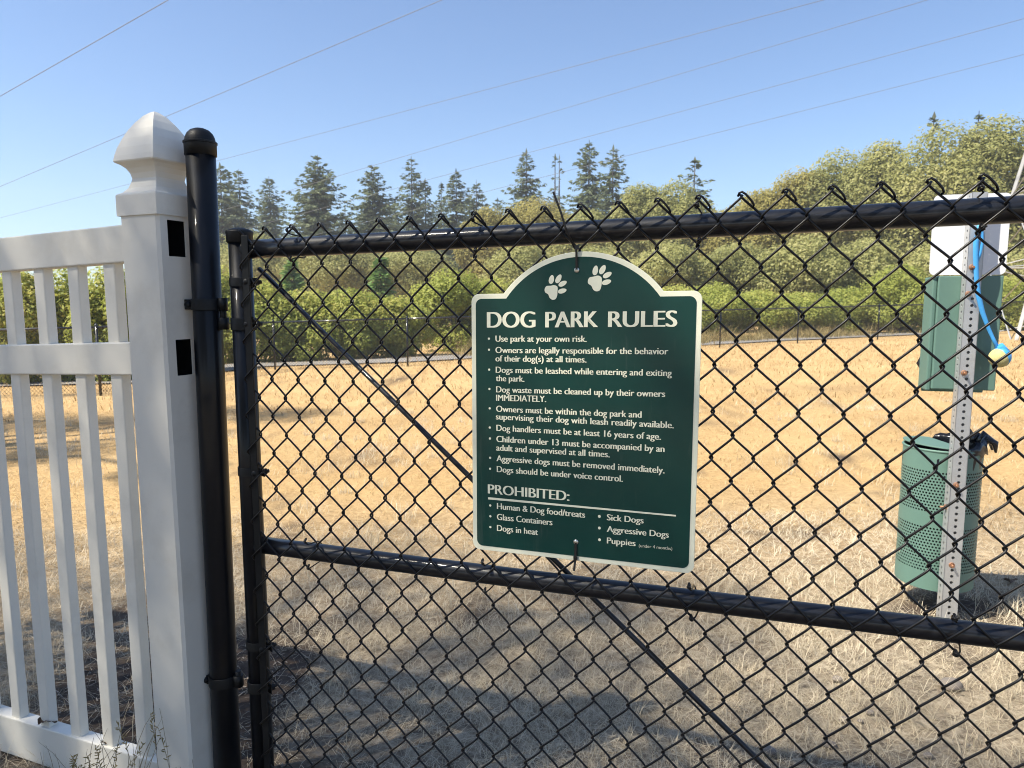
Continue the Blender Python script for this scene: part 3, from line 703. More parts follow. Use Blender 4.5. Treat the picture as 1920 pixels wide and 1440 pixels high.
# woven wire
WX, WZ, RW = .0661, .0782, .0020
U0 = .0868                                  # first top apex
def apex_z(u): return 1.3655+.0243*u
mb = MB(); A = WX/2/2+.0021; D = .0046; ROWS = 33; NS = 10
MESH_OFF = .0255
rr = random.Random(3)
n_wire = int((GW-.03)/(WX/2))
def wire_pt(uc, th, z_shift, jit=0):
    """a flattened spiral: th in half turns counted from the top"""
    ph = th*math.pi
    tri = math.asin(.965*math.cos(ph))/math.asin(.965)
    return uc+A*tri, z_shift-th*WZ/2, D*math.tanh(2.6*math.sin(ph))/math.tanh(2.6)
for k in range(-1, n_wire+1):
    uc = U0-WX/4+k*WX/2                     # wire centre; wires 2j (right end at apex) and 2j+1 (left end at apex)
    pts = []
    flip = 0 if k % 2 == 0 else 1
    for i in range(ROWS*NS+1):
        th = i/NS
        u, z, d = wire_pt(0, th, 0)
        if flip: u = -u; d = d*-1*-1
        uu = uc+u; zz_ = apex_z(uc)-.002+z
        d2 = d if not flip else -d
        wob = .0022*mnoise.noise(Vector((uu*7, zz_*7, k*.3)))
        p_ = GU(uu+wob, zz_+wob, MESH_OFF+d2)
        if uu < .016 or uu > GW-.026 or zz_ < ZB-.03: pts.append(None)
        else: pts.append(p_)
    run = []
    for p_ in pts+[None]:
        if p_ is None:
            if len(run) > 3: mb.tube(run, RW, 7)
            run = []
        else: run.append(p_)
    # knuckled selvage: the end of the right-hand wire hooks over its neighbour and lies back along it
    if k % 2 == 1 and uc > .05:
        ua = uc-A+.002; za = apex_z(uc)-.002; s0 = rr.uniform(.8, 1.25)
        hook = [GU(ua-.0055, za-.0035, MESH_OFF+.002), GU(ua-.0035, za+.0015, MESH_OFF+.004), GU(ua+.0005, za+.0032, MESH_OFF+.0045), GU(ua+.0062, za-.0008, MESH_OFF+.0055), GU(ua+.0112*s0, za-.0068*s0, MESH_OFF+.006), GU(ua+.0155*s0, za-.0122*s0, MESH_OFF+.0055), GU(ua+.0178*s0, za-.0165*s0, MESH_OFF+.002), GU(ua+.0165*s0, za-.0188*s0, MESH_OFF-.003)]
        mb.tube(hook, RW*.95, 7)
mb.build('chain_link', M_wire, gate)
# tension bar threaded through the mesh edge, its bands and the hinge bands
TU = .0325
b = MB(); ax = Matrix(((gd.x, gn.x, 0, GU(TU, 0).x), (gd.y, gn.y, 0, GU(TU, 0).y), (0, 0, 1, 0), (0, 0, 0, 1)))
b.box((-.0085, MESH_OFF-.0035, ZB), (.0085, MESH_OFF+.0008, 1.354), ax); b.build('tension_bar', M_band, gate, .001)
for py in (529, 880, 1199):
    band(GU(0, 0), GR, hit(455, py, GU(0, 0), gn).z, .0185, gate, 'tension_band', gd+gn*.42, .026, .0022)
for py, h in ((607, .026), (1275, .025)):
    zz_ = hit(455, py, GU(0, 0), gn).z
    bo = band(GU(0, 0), GR, zz_, h, gate, 'hinge_strap', gd+gn*.45, .018)
    e = lean(zz_)+gd*.0405-gn*.002
    b = MB(); b.lathe([(.0072, -h/2), (.0115, -h/2), (.0115, h/2), (.0072, h/2), (.0072, -h/2)], e, 20); b.build('hinge_eye', M_band, bo)
# twisted wire ties holding the mesh to the rails
def wire_tie(u, zf, rrad):
    b = MB(); zc = zf(u); r1 = rrad+RW+.001
    path = [GU(u-.008, zc+.028, MESH_OFF+.004), GU(u-.004, zc+.024, MESH_OFF+.001)]
    for k in range(9):
        a = R(60)-k*R(300)/8*-1
        path.append(GU(u+.003*k/8, zc+r1*math.sin(a), r1*math.cos(a)) if False else GU(u-.003+.010*k/8, zc+r1*math.cos(R(20)+k*R(175)/8), -r1*math.sin(R(20)+k*R(175)/8)))
    path += [GU(u+.004, zc-.024, MESH_OFF-.002), GU(u-.003, zc-.029, MESH_OFF+.006)]
    b.tube(path, .0014, 6)
    for (zz_, uu) in ((zc+.028, u-.008), (zc-.029, u-.003)):
        b.tube([GU(uu+.0036*math.cos(t_*1.9)*(1-t_/14), zz_+.0036*math.sin(t_*1.9)+.0007*t_, MESH_OFF+.003+.004*math.sin(t_*2.3)) for t_ in np.linspace(0, 9, 28)], .0014, 6)
    b.build('wire_tie', M_wire, gate)
for px, py in ((595, 1045), (922, 1075), (1303, 1115), (1790, 1180)):
    wire_tie((hit(px, py, GU(0, 0), gn)-G).dot(gd), zmid, .0185)
for px, py in ((562, 455), (905, 440), (1318, 420), (1838, 395)):
    wire_tie((hit(px, py, GU(0, 0), gn)-G).dot(gd), ztop, .0197)

# ------------------------------------------------------------------ sign
SOFF = .036
S0 = GU(0, 0, SOFF)
def suv(px, py):
    P = hit(px, py, S0, gn); return (P-S0).dot(gd), P.z
MS = Matrix(((gd.x, 0, gn.x, S0.x), (gd.y, 0, gn.y, S0.y), (0, 1, 0, 0), (0, 0, 0, 1)))      # (u, v, outwards)
TILT = .0115
def arc(cx_, cy_, r, a0, a1, n): return [(cx_+r*math.cos(R(a0+(a1-a0)*i/n)), cy_+r*math.sin(R(a0+(a1-a0)*i/n))) for i in range(n+1)]
uL, uR, vB, vS, vT = .5462, .9570, .7505, 1.2335, 1.3035
uC = (uL+uR)/2
def outline(ins):
    cr = .0145-ins*.35; l, r_2, bt, sh = uL+ins, uR-ins, vB+ins, vS-ins
    a_half = .1425-ins*.62; top = vT-ins
    hgt = top-sh; rad = (a_half**2+hgt**2)/(2*hgt); cy_ = top-rad; ang = math.degrees(math.asin(a_half/rad))
    o_ = arc(l+cr, bt+cr, cr, 180, 270, 8)+arc(r_2-cr, bt+cr, cr, 270, 360, 8)+arc(r_2-cr, sh-cr, cr, 0, 90, 8)
    o_ += arc(uC, cy_, rad, 90-ang, 90+ang, 36)+arc(l+cr, sh-cr, cr, 90, 180, 8)
    return [(u, v+TILT*(u-uC)) for u, v in o_]
sign = thing('rules_sign', MS@Vector((uC, vB, 0)), 'dark green arched dog park rules sign with cream border, tied to the gate', 'sign')
b = MB(); b.prism(outline(0), .0032, MS); b.build('panel', M_cream, sign, .0006)
b = MB(); b.prism(outline(.0088), .0004, MS@Matrix.Translation((0, 0, .0006))); b.build('green_field', M_grnpanel, sign)
LZ = .0010
# lettering: the thin outline is spread sideways so uprights read heavier than bars
fcache = {}
def lettering(text, x0, y0, x1, y1, cap, name='text_line', bold=.006, spread=.020, off=0.0, copies=4):
    (ua, va) = suv(x0, y0); (ub, vb) = suv(x1, y1)
    cu = bpy.data.curves.new('txt', 'FONT'); cu.body = text; cu.size = 1; cu.offset = off; cu.resolution_u = 5
    ob = bpy.data.objects.new('txt', cu); col.objects.link(ob)
    dg = bpy.context.evaluated_depsgraph_get(); me = bpy.data.meshes.new_from_object(ob.evaluated_get(dg))
    co = np.empty(len(me.vertices)*3, np.float32); me.vertices.foreach_get('co', co); co = co.reshape(-1, 3)
    xs0, xs1 = co[:, 0].min(), co[:, 0].max()
    (_, vtop) = suv(x0, y0-cap); ch = vtop-va
    fs = [tuple(q.vertices) for q in me.polygons]
    sy = ch/fcache.setdefault('cap', CAPH); wd = ub-ua; sprw = spread*sy
    sx = (wd-sprw)/(xs1-xs0); sl = (vb-va)/(ub-ua)
    mb_ = MB()
    for k in range(copies):
        dx = sprw*k/(copies-1)
        vv_ = []
        for x, y, _ in co:
            u = ua+(x-xs0)*sx+dx; vv_.append(MS@Vector((u, va+y*sy+sl*(u-ua), LZ+.00002*k)))
        mb_.add(vv_, fs)
    bpy.data.objects.remove(ob); bpy.data.curves.remove(cu); bpy.data.meshes.remove(me)
    return mb_.build(name, M_cream, sign)
cu = bpy.data.curves.new('txt', 'FONT'); cu.body = 'H'; ob = bpy.data.objects.new('txt', cu); col.objects.link(ob)
me = bpy.data.meshes.new_from_object(ob.evaluated_get(bpy.context.evaluated_depsgraph_get()))
CAPH = max(v.co.y for v in me.vertices); bpy.data.objects.remove(ob)
def z1p(x, y): return 860+x/4, 440+y/4
def z2p(x, y): return 860+x/4, 760+y/4
for wd_, xa, ya, xb, yb in (('DOG', 213, 698.5, 578, 697), ('PARK', 650, 697, 1047, 694.5), ('RULES', 1120, 694, 1640, 691)):
    lettering(wd_, *z1p(xa, ya), *z1p(xb, yb), 29.8, 'heading', spread=.092, off=-.010, copies=9)
T1 = [('Use park at your own risk.', 277, 802, 962, 804), ('Owners are legally responsible for the behavior', 277, 887, 1573, 898),
      ('of their dog(s) at all times.', 277, 950, 960, 959), ('Dogs must be leashed while entering and exiting', 279, 1035, 1600, 1061),
      ('the park.', 280, 1098, 495, 1103), ('Dog waste must be cleaned up by their owners', 282, 1182, 1550, 1217), ('IMMEDIATELY.', 282, 1245, 658, 1255)]
for s, xa, ya, xb, yb in T1: lettering(s, *z1p(xa, ya), *z1p(xb, yb), 11.4, 'rule_text', spread=.072, off=-.008, copies=6)
T2 = [('Owners must be within the dog park and', 282, 47, 1373, 93), ('supervising their dog with leash readily available.', 280, 105, 1615, 172),
      ('Dog handlers must be at least 16 years of age.', 284, 190, 1518, 258), ('Children under 13 must be accompanied by an', 284, 273, 1545, 350),
      ('adult and supervised at all times.', 283, 338, 1135, 390), ('Aggressive dogs must be removed immediately.', 285, 418, 1545, 510), ('Dogs should be under voice control.', 287, 499, 1233, 573),
      ('Human & Dog food/treats', 288, 776, 950, 843), ('Glass Containers', 288, 857, 705, 899), ('Dogs in heat', 288, 940, 597, 972),
      ('Sick Dogs', 1112, 860, 1388, 885), ('Aggressive Dogs', 1112, 947, 1577, 992), ('Puppies', 1112, 1034, 1328, 1055)]
for s, xa, ya, xb, yb in T2: lettering(s, *z2p(xa, ya), *z2p(xb, yb), 11.4, 'rule_text', spread=.072, off=-.008, copies=6)
lettering('(under 4 months)', *z2p(1352, 1061), *z2p(1602, 1085), 6.0, 'rule_text', spread=.01, off=-.012, copies=2)
lettering('PROHIBITED:', *z2p(220, 660), *z2p(833, 716), 17.5, 'heading', spread=.085, off=-.009, copies=9)
b = MB(); p4 = [suv(*z2p(222, 704)), suv(*z2p(1630, 833)), suv(*z2p(1630, 821)), suv(*z2p(222, 688))]; b.prism(p4, .0003, MS@Matrix.Translation((0, 0, LZ))); b.build('divider_line', M_cream, sign)
def disc(px, py, rad, mbb, M=MS, dz=LZ):
    u, v = suv(px, py); mbb.prism([(u+rad*math.cos(R(a)), v+rad*math.sin(R(a))) for a in range(0, 360, 20)], .0003, M@Matrix.Translation((0, 0, dz)))
for x, y in ((228, 780), (229, 863), (230, 1012), (232, 1157), (234, 1302)):
    b = MB(); disc(*z1p(x, y), .0021, b); b.build('bullet', M_cream, sign)
for x, y in ((235, 166), (236, 248), (237, 393), (237, 475), (238, 750), (239, 831), (239, 912), (1056, 832), (1056, 919), (1057, 1007)):
    b = MB(); disc(*z2p(x, y), .0026 if x > 500 else .0022, b); b.build('bullet', M_cream, sign)
def blob(pts):                               # smooth closed outline through points (Catmull-Rom)
    o_ = []; n = len(pts)
    for i in range(n):
        p0, p1, p2, p3 = (Vector(pts[(i+k-1) % n]) for k in range(4))
        for k in range(6):
            s = k/6; o_.append(tuple(.5*((2*p1)+(p2-p0)*s+(2*p0-5*p1+4*p2-p3)*s*s+(3*p1-p0-3*p2+p3)*s**3)))
    return o_
for (padpts, toes) in (
    ([(646, 408), (660, 386), (690, 383), (720, 379), (742, 392), (742, 425), (740, 455), (728, 482), (705, 488), (684, 474), (672, 448), (650, 432)], [(697, 336, 19, 34, 12), (750, 331, 19, 36, 28), (781, 367, 18, 34, 62), (778, 422, 18, 33, 74)]),
    ([(970, 348), (982, 322), (1015, 314), (1048, 307), (1072, 322), (1074, 355), (1070, 390), (1058, 418), (1032, 425), (1010, 412), (996, 384), (974, 368)], [(1026, 268, 20, 37, 12), (1080, 262, 20, 38, 28), (1116, 302, 19, 36, 60), (1110, 356, 19, 36, 72)])):
    b = MB(); b.prism([suv(*z1p(*q)) for q in blob(padpts)][::-1], .0003, MS@Matrix.Translation((0, 0, LZ)))
    for tx, ty, ra, rb_, an in toes:
        e_ = []
        for a in range(0, 360, 15):
            ex = ra*math.cos(R(a))*(1-.12*math.sin(R(a))); ey = rb_*math.sin(R(a)); c2, s2 = math.cos(R(an)), math.sin(R(an))
            e_.append(suv(*z1p(tx+ex*c2+ey*s2, ty-(ey*c2-ex*s2))))
        b.prism(e_, .0003, MS@Matrix.Translation((0, 0, LZ)))
    b.build('paw_print', M_cream, sign)
# mounting holes with bare metal, zip ties
for (px, py, up) in ((1081.5, 506.5, 1), (1080, 1016, 0)):
    u, v = suv(px, py); c0 = MS@Vector((u, v, .0011))
    b = MB(); b.lathe([(.0001, .0012), (.003, .0011), (.0047, .0002), (.0047, -.0005)], c0, 20, gn); b.build('eyelet', M_steel, sign)
    b = MB()
    def strap(pts, w_, th):
        for a, c in zip(pts[:-1], pts[1:]):
            a, c = Vector(a), Vector(c); d = (c-a); l = d.length; d.normalize(); sd = d.cross(gn); sd.normalize(); nn = sd.cross(d)
            M = Matrix(((d.x, sd.x, nn.x, a.x), (d.y, sd.y, nn.y, a.y), (d.z, sd.z, nn.z, a.z), (0, 0, 0, 1)))
            b.box((-.0004, -w_/2, -th/2), (l+.0004, w_/2, th/2), M)
    if up:
        strap([MS@Vector((u, v, .0015)), MS@Vector((u, v+.022, .0030)), MS@Vector((u, v+.0365, .0045)), MS@Vector((u+.001, v+.042, -.002))], .0038, .0014)
        b.box((-.0035, -.003, -.0035), (.0035, .003, .0035), Matrix.Translation(MS@Vector((u, v+.0385, .003))))
        tail = [MS@Vector((*suv(px_, py_), z_)) for px_, py_, z_ in ((1079, 466, .003), (1072, 448, .012), (1066, 430, .018), (1058, 402, .02), (1050, 380, .02), (1043, 363, .018))]
        strap(tail, .0036, .0012)
    else:
        strap([MS@Vector((u, v, .0015)), MS@Vector((u, v-.020, .003)), MS@Vector((u, v-.0295, .004))], .0040, .0014)
        b.box((-.0036, -.003, -.003), (.0036, .003, .003), Matrix.Translation(MS@Vector((u, v-.030, .003))))
        strap([MS@Vector((u, v-.033, .004)), MS@Vector((u-.0008, v-.051, .009))], .0038, .0012)
    b.build('zip_tie', M_zip, sign)

# ------------------------------------------------------------------ steel post with dispenser, litter can, ball launcher
PA = R(15.5); pn = Vector((-math.sin(PA), -math.cos(PA), 0)); pr = Vector((math.cos(PA), -math.sin(PA), 0))    # front normal, right
PB = at(1781, 1120, 2.5); PB.z = 0
PZ0 = gz(PB.x, PB.y)-.1
MP = Matrix(((pr.x, -pn.x, 0, PB.x), (pr.y, -pn.y, 0, PB.y), (0, 0, 1, 0), (0, 0, 0, 1)))       # (right, back, up); front face at y=0
PWD = .048
post = thing('steel_post', (PB.x, PB.y, gz(PB.x, PB.y)), 'perforated galvanised steel post carrying the dispenser and litter can', 'post')
def holed(mbb, cols_, rows, cu_, cv, r, fmap, n=8):
    """grid of cells cu x cv, each with a round hole; fmap(u,v) -> world"""
    for i in range(cols_):
        for j in range(rows):
            c0u, c0v = (i+.5)*cu_, (j+.5)*cv
            inn = [(c0u+r*math.cos(R(45*k+22.5)), c0v+r*math.sin(R(45*k+22.5))) for k in range(8)]
            hu, hv = cu_/2, cv/2; t2 = .4142
            outr = [(hu, hv*t2), (hu*t2, hv), (-hu*t2, hv), (-hu, hv*t2), (-hu, -hv*t2), (-hu*t2, -hv), (hu*t2, -hv), (hu, -hv*t2)]
            outr = [(c0u+a, c0v+c) for a, c in outr]
            vs_ = [fmap(*q) for q in inn+outr]
            fs = [(k, 8+k, 8+(k+1) % 8, (k+1) % 8) for k in range(8)]
            # corners
            cn = [fmap(c0u+hu, c0v+hv), fmap(c0u-hu, c0v+hv), fmap(c0u-hu, c0v-hv), fmap(c0u+hu, c0v-hv)]
            fs += [(8, 16, 9), (10, 17, 11), (12, 18, 13), (14, 19, 15)]
            mbb.add(vs_+cn, fs, False)
b = MB(); rows = 71; cv = .0235
holed(b, 1, rows, PWD, cv, .0056, lambda u, v: MP@Vector((u-PWD/2, 0, PZ0+v)))
holed(b, 1, rows, PWD, cv, .0056, lambda u, v: MP@Vector((-PWD/2, PWD-u, PZ0+v)))
holed(b, 1, rows, PWD, cv, .0056, lambda u, v: MP@Vector((PWD/2, u, PZ0+v)))
zt_ = PZ0+rows*cv
b.add([MP@Vector(q) for q in ((PWD/2, PWD, PZ0), (-PWD/2, PWD, PZ0), (-PWD/2, PWD, zt_), (PWD/2, PWD, zt_))], [(0, 1, 2, 3)])
channel = b.build('channel', M_galv, post)
so = channel.modifiers.new('thick', 'SOLIDIFY'); so.thickness = .002; so.offset = -1
# lower sleeve of the splice
def puv(px, py, back=0.0):
    P0 = MP@Vector((0, back, 0)); P = hit(px, py, P0, pn); l = P-P0
    return l.dot(pr), P.z
zs_ = puv(1790, 905)[1]
b = MB(); PW2 = PWD+.006; nr = int((zs_-PZ0)/cv)
holed(b, 1, nr, PW2, cv, .0056, lambda u, v: MP@Vector((u-PW2/2, -.003, PZ0+v+.002)))
holed(b, 1, nr, PW2, cv, .0056, lambda u, v: MP@Vector((-PW2/2, PWD-u, PZ0+v+.002)))
holed(b, 1, nr, PW2, cv, .0056, lambda u, v: MP@Vector((PW2/2, u-.003, PZ0+v+.002)))
o = b.build('sleeve', M_galv, post)
for px, py in ((1822, 501), (1815, 551), (1807, 699), (1792, 909), (1784, 1059)):
    u, z = puv(px, py); c0 = MP@Vector((u, -.003, z)); b = MB()
    b.lathe([(.0098, 0), (.0098, .002), (.009, .0028), (.0075, .003)], c0, 20, pn); b.lathe([(.0066, .003), (.0066, .008), (.0001, .008)], c0, 6, pn, False); b.tube([c0, c0+pn*.018], .0042, 8)
    b.build('bolt', M_rust, post)
b = MB(); u, z = puv(1768, 953); b.tube([MP@Vector((-.025, .02, z)), MP@Vector((-.048, .02, z))], .004, 8); b.lathe([(.009, 0), (.009, .007), (.001, .007)], MP@Vector((-.027, .02, z)), 6, -pr, False); b.build('bolt', M_rust, post)
# plate and box are fixed to the far side of the post
back = PWD+.001
def prism_back(mbb, outl, d, bk): mbb.prism(outl, d, Matrix(((pr.x, 0, pn.x, (MP@Vector((0, bk, 0))).x), (pr.y, 0, pn.y, (MP@Vector((0, bk, 0))).y), (0, 1, 0, 0), (0, 0, 0, 1))))
ua, zt = puv(1752, 366, back); ub, _ = puv(1893, 420, back); uc_, zb = puv(1748, 516, back); cr = .018
o_ = arc(ua+cr, zb+cr, cr, 180, 270, 6)+arc(ub-cr, zb+cr, cr, 270, 360, 6)+arc(ub-cr, zt-cr, cr, 0, 90, 6)+arc(ua+cr, zt-cr, cr, 90, 180, 6)
b = MB(); prism_back(b, o_, .003, back); o = b.build('sign_plate', M_plate); tag(o, 'white sign plate seen from behind, above the green dispenser box', 'sign')
zbx = zb-.003; ul, zl = puv(1742, 519, back); ur, _ = puv(1883, 519, back); _, zb2 = puv(1795, 731, back)
box = thing('bag_dispenser', MP@Vector((0, back, zb2)), 'green metal waste bag dispenser box on the steel post', 'dispenser')
b = MB(); ul += .020
b.box((ul+.012, back+.0005, zb2), (ur, back+.105, zbx), MP); b.build('case', M_grnbox, box, .004)
b = MB(); b.box((ul-.004, back+.010, zb2-.006), (ul+.0115, back+.112, zbx-.003), MP); b.build('side_flange', M_grnbox, box, .004)
b = MB(); b.box((ul+.008, back+.106, zb2-.02), (ur-.003, back+.118, zbx-.02), MP); b.build('front_door', M_grnbox, box, .003)
u, z = puv(1738, 655, .17); _, zq = puv(1738, 706, .17)
b = MB(); pts = [MP@Vector((u-.012+.006*math.sin(k*1.7), back+.12+.004*math.cos(k*2.3), z+(zq-z)*k/6)) for k in range(7)]; b.tube(pts, [.006, .014, .011, .016, .014, .011, .003], 9)
o = b.build('waste_bag', M_bag); tag(o, 'crumpled black waste bag hanging from the dispenser box edge', 'bag')
# litter can
CR = .134; CC = MP@Vector((-.004, PWD+CR+.008, 0)); zc1 = at(1765, 848, 2.57).z; zc0 = at(1760, 1108, 2.57).z
print('can', zc0, zc1, CC)
can = thing('litter_can', (CC.x, CC.y, zc0), 'round perforated green steel litter can bolted to the steel post', 'litter can')
def cyl(u, v): a = u/CR; return Vector((CC.x+CR*math.cos(a), CC.y+CR*math.sin(a), zc0+v))
HC = zc1-zc0; per = 2*math.pi*CR; b = MB()
def wallband(z0, z1):
    n = 96; vs_ = []
    for k in range(n):
        a = 2*math.pi*k/n; vs_ += [(CC.x+CR*math.cos(a), CC.y+CR*math.sin(a), zc0+z0), (CC.x+CR*math.cos(a), CC.y+CR*math.sin(a), zc0+z1)]
    b.add(vs_, [(2*k, (2*k+2) % (2*n), (2*k+3) % (2*n), 2*k+1) for k in range(n)], True)
nc = 76; cw = per/nc
bands = [(.13, .46), (.56, .86)]; z_ = 0
for f0, f1 in bands:
    wallband(z_, f0*HC); rws = int((f1-f0)*HC/cw*1.0); 
    off0 = f0*HC
    ch = (f1-f0)*HC/rws
    for row in range(rws):
        sh = cw/2*(row % 2)
        holed(b, nc, 1, cw, ch, .0036, lambda u, v: cyl(u+sh, v+off0+row*ch))
    z_ = f1*HC
wallband(z_, HC)
bd = b.build('body', M_grnbox, can)
b = MB(); b.lathe([(CR+.001, -.004), (CR+.004, 0), (CR+.001, .005), (CR-.004, .004)], (CC.x, CC.y, zc1), 64); b.build('rim', M_grnbox, can)
b = MB(); b.lathe([(.001, 0), (CR-.001, 0), (CR-.001, .004)], (CC.x, CC.y, zc0+.012), 64); b.build('bottom', M_grnbox, can)
b = MB(); n = 30; top = []; 
half = [(CR*1.01*math.cos(a), CR*1.01*math.sin(a)) for a in np.linspace(R(80), R(280), n)]
hm = Matrix.Translation((CC.x, CC.y, zc1+.012))@Matrix.Rotation(R(4), 4, 'Y'); b.prism(half, .004, hm); b.build('half_lid', M_grnbox, can, .001)
def can_bag():
    r = random.Random(8); n = 40; vs_ = []; fs = []
    rowsz = [(.93, -.42), (.95, -.2), (.965, -.03), (.985, .012), (1.035, .020), (1.07, -.005), (1.08, -.03)]
    for i, (q, z) in enumerate(rowsz):
        for k in range(n):
            a = 2*math.pi*k/n; w_ = 0 if i < 2 else 1
            side = max(0, math.cos(a-R(-15)))**.7 if i > 2 else 1
            rr_ = CR*(.90+(q-.90)*(side if i > 2 else 1)) + w_*r.uniform(-.004, .007)*side
            zz_ = z+(.03*side*(i > 3)*r.uniform(.2, 1.3)) if i > 2 else z
            if side < .05 and i > 2: rr_ = CR*.93; zz_ = min(z, -.01)
            vs_.append((CC.x+rr_*math.cos(a), CC.y+rr_*math.sin(a), zc1+zz_))
    for i in range(len(rowsz)-1):
        for k in range(n): fs.append((i*n+k, i*n+(k+1) % n, (i+1)*n+(k+1) % n, (i+1)*n+k))
    b = MB(); b.add(vs_, fs, True)
    for k in range(5):                      # crumpled folds at the right side
        a = R(-30+k*18); p0 = Vector((CC.x+CR*.9*math.cos(a), CC.y+CR*.9*math.sin(a), zc1+.012))
        b.tube([p0, p0+Vector((.02*math.cos(a), .02*math.sin(a), .028+.01*(k % 2))), p0+Vector((.045*math.cos(a), .045*math.sin(a), .015)), p0+Vector((.05*math.cos(a), .05*math.sin(a), -.02))], [.012, .017, .013, .004], 8)
    o = b.build('bin_liner', M_bag); return tag(o, 'crumpled black plastic liner bulging over the right rim of the litter can', 'bag')
can_bag()
# blue ball launcher hooked over the post
bl = thing('ball_launcher', MP@Vector((.02, -.02, 1.2)), 'bright blue plastic ball launcher hanging on the steel post', 'dog toy')
def lp(px, py, bk=-.014): u, z = puv(px, py, bk); return MP@Vector((u, bk, z))
b = MB(); b.tube([lp(1838, 420), lp(1835, 432), lp(1830, 455), lp(1829.5, 480), lp(1831, 520), lp(1834, 552), lp(1842, 585), lp(1853, 615), lp(1862, 635), lp(1872, 655, -.02)], [.008, .0085, .009, .0085, .008, .0085, .008, .0065, .006, .007], 10)
b.build('shaft', M_blue, bl)
b = MB(); b.tube([lp(1838, 420), lp(1841, 432), lp(1842, 455), lp(1838, 475), lp(1833, 490)], .005, 8); b.build('handle_loop', M_blue, bl)
bc = lp(1874, 671, -.03)
b = MB(); rb = .0335; ax_ = Vector((.9, .1, .45)).normalized()
b.lathe([(.0001, rb+.003), (.018, rb*.87+.003), (.028, rb*.58+.002), (.0345, rb*.15)], bc, 24, ax_); b.tube([bc+ax_*rb, bc+Vector((0, 0, 1))*(rb+.008)], .009, 8); cupo = b.build('cup', M_blue, bl)
so = cupo.modifiers.new('thick', 'SOLIDIFY'); so.thickness = .003; so.offset = 1
b = MB(); b.lathe([(rb*math.sin(a), -rb*math.cos(a)) for a in np.linspace(0.001, math.pi-.001, 20)], bc, 32); o = b.build('ball', M_ball); tag(o, 'dirty yellow tennis ball held in the cup of the blue launcher', 'ball')

# ------------------------------------------------------------------ lattice tower and power lines
tw = thing('lattice_tower', at(1940, 640, 25), 'pale steel lattice transmission tower at the right edge', 'tower')
LA = at(1901, 655, 22); LB = at(1812, 634, 27); 
ta = at(1930, 547, 22.4)
cxy = None
ex = Vector((LB.y-LA.y, -(LB.x-LA.x), 0)); LC = LA+ex*2.0; LD = LB+ex*2.0
cen = (LA+LB+LC+LD)/4; HT = 24
feet = [LA, LB, LD, LC]
def legp(i, z): f_ = z/HT; q = feet[i].lerp(Vector((cen.x, cen.y, feet[i].z)), f_*.86); return Vector((q.x, q.y, feet[i].z+z))
for i in range(4):
    b = MB(); b.tube([legp(i, -.3), legp(i, HT)], .07, 4); b.build('leg', M_tower, tw)
lv = [0, 2.6, 5.2, 8, 11, 14, 17, 20, 23]
for i in range(4):
    j = (i+1) % 4
    for z0, z1 in zip(lv[:-1], lv[1:]):
        b = MB(); b.tube([legp(i, z0), legp(j, z1)], .022, 4); b.tube([legp(j, z0), legp(i, z1)], .022, 4); b.tube([legp(i, z1), legp(j, z1)], .025, 4); b.build('brace', M_tower, tw)
b = MB()
for z in (17, 20.5, 23.5):
    b.tube([Vector((cen.x-4, cen.y+1, z)), Vector((cen.x+4, cen.y-1, z))], .07, 4); b.tube([Vector((cen.x-4, cen.y+1, z)), Vector((cen.x, cen.y, z+1))], .04, 4); b.tube([Vector((cen.x+4, cen.y-1, z)), Vector((cen.x, cen.y, z+1))], .04, 4)
b.build('crossarm', M_tower, tw)
LINES = [((0, 177), (312, 0), 17, 'steepest power line, cutting the top left corner of the sky'),
         ((0, 345), (825, 0), 19, 'power line passing just above the tip of the white post'),
         ((0, 404), (1540, 0), 24, 'third power line from the left, passing behind the black post cap'),
         ((532, 356), (1735, 0), 26, 'power line running over the tip of the broadest conifer'),
         ((560, 398), (1920, 34), 27, 'power line passing between the two highest conifer tips and the top right corner'),
         ((640, 424), (1920, 101), 29, 'lowest power line, just above the round trees on the right')]
for (x0, y0), (x1, y1), dep, lab in LINES:
    sl = (y1-y0)/(x1-x0)
    near = at(x1+260, y1+sl*260, dep); vd = ray(-1500, y0+sl*(-1500-x0)); vd.normalize()
    far = near+vd*150
    pts = []
    for k in range(25):
        s = k/24; q = near.lerp(far, s); q.z -= .7*4*s*(1-s)*(1 if s < 1 else 0)*.25; pts.append(q)
    b = MB(); b.tube(pts, .010, 6); o = b.build('power_line', M_line); tag(o, lab, 'power line', 'overhead power lines')

# ------------------------------------------------------------------ small things on the ground
def tuft(x, y, n, seed, label, hmax):
    r = random.Random(seed); z0 = gz(x, y); T = thing('grass_tuft', (x, y, z0), label, 'grass tuft')
    st = MB(); sd_ = MB()
    for k in range(n):
        a = r.uniform(0, 6.28); h = r.uniform(.35, 1)*hmax; lean_ = r.uniform(.05, .45)*h; cx_ = x+r.gauss(0, .03); cy_ = y+r.gauss(0, .025)
        pts = [Vector((cx_+math.cos(a)*lean_*s**1.8, cy_+math.sin(a)*lean_*s**1.8, z0-.01+h*s*(1-.18*s*s))) for s in np.linspace(0, 1, 7)]
        st.tube(pts, [.0010, .0009, .0009, .0008, .0007, .0006, .0004], 4)
        if r.uniform(0, 1) < .35:
            for j in range(14):
                s = .72+.28*j/14; i_ = s*6; q = pts[int(min(5, i_))].lerp(pts[int(min(5, i_))+1], i_-int(min(5, i_)))
                d = Vector((r.uniform(-1, 1), r.uniform(-1, 1), r.uniform(-.1, 1))).normalized()
                sd_.tube([q-d*.001, q+d*.006, q+d*.011], [.0006, .0014, .0002], 4)
    st.build('stalks', M_straw, T)
    if sd_.v: o = sd_.build('seed_heads', M_weed, T); o['kind'] = 'stuff'
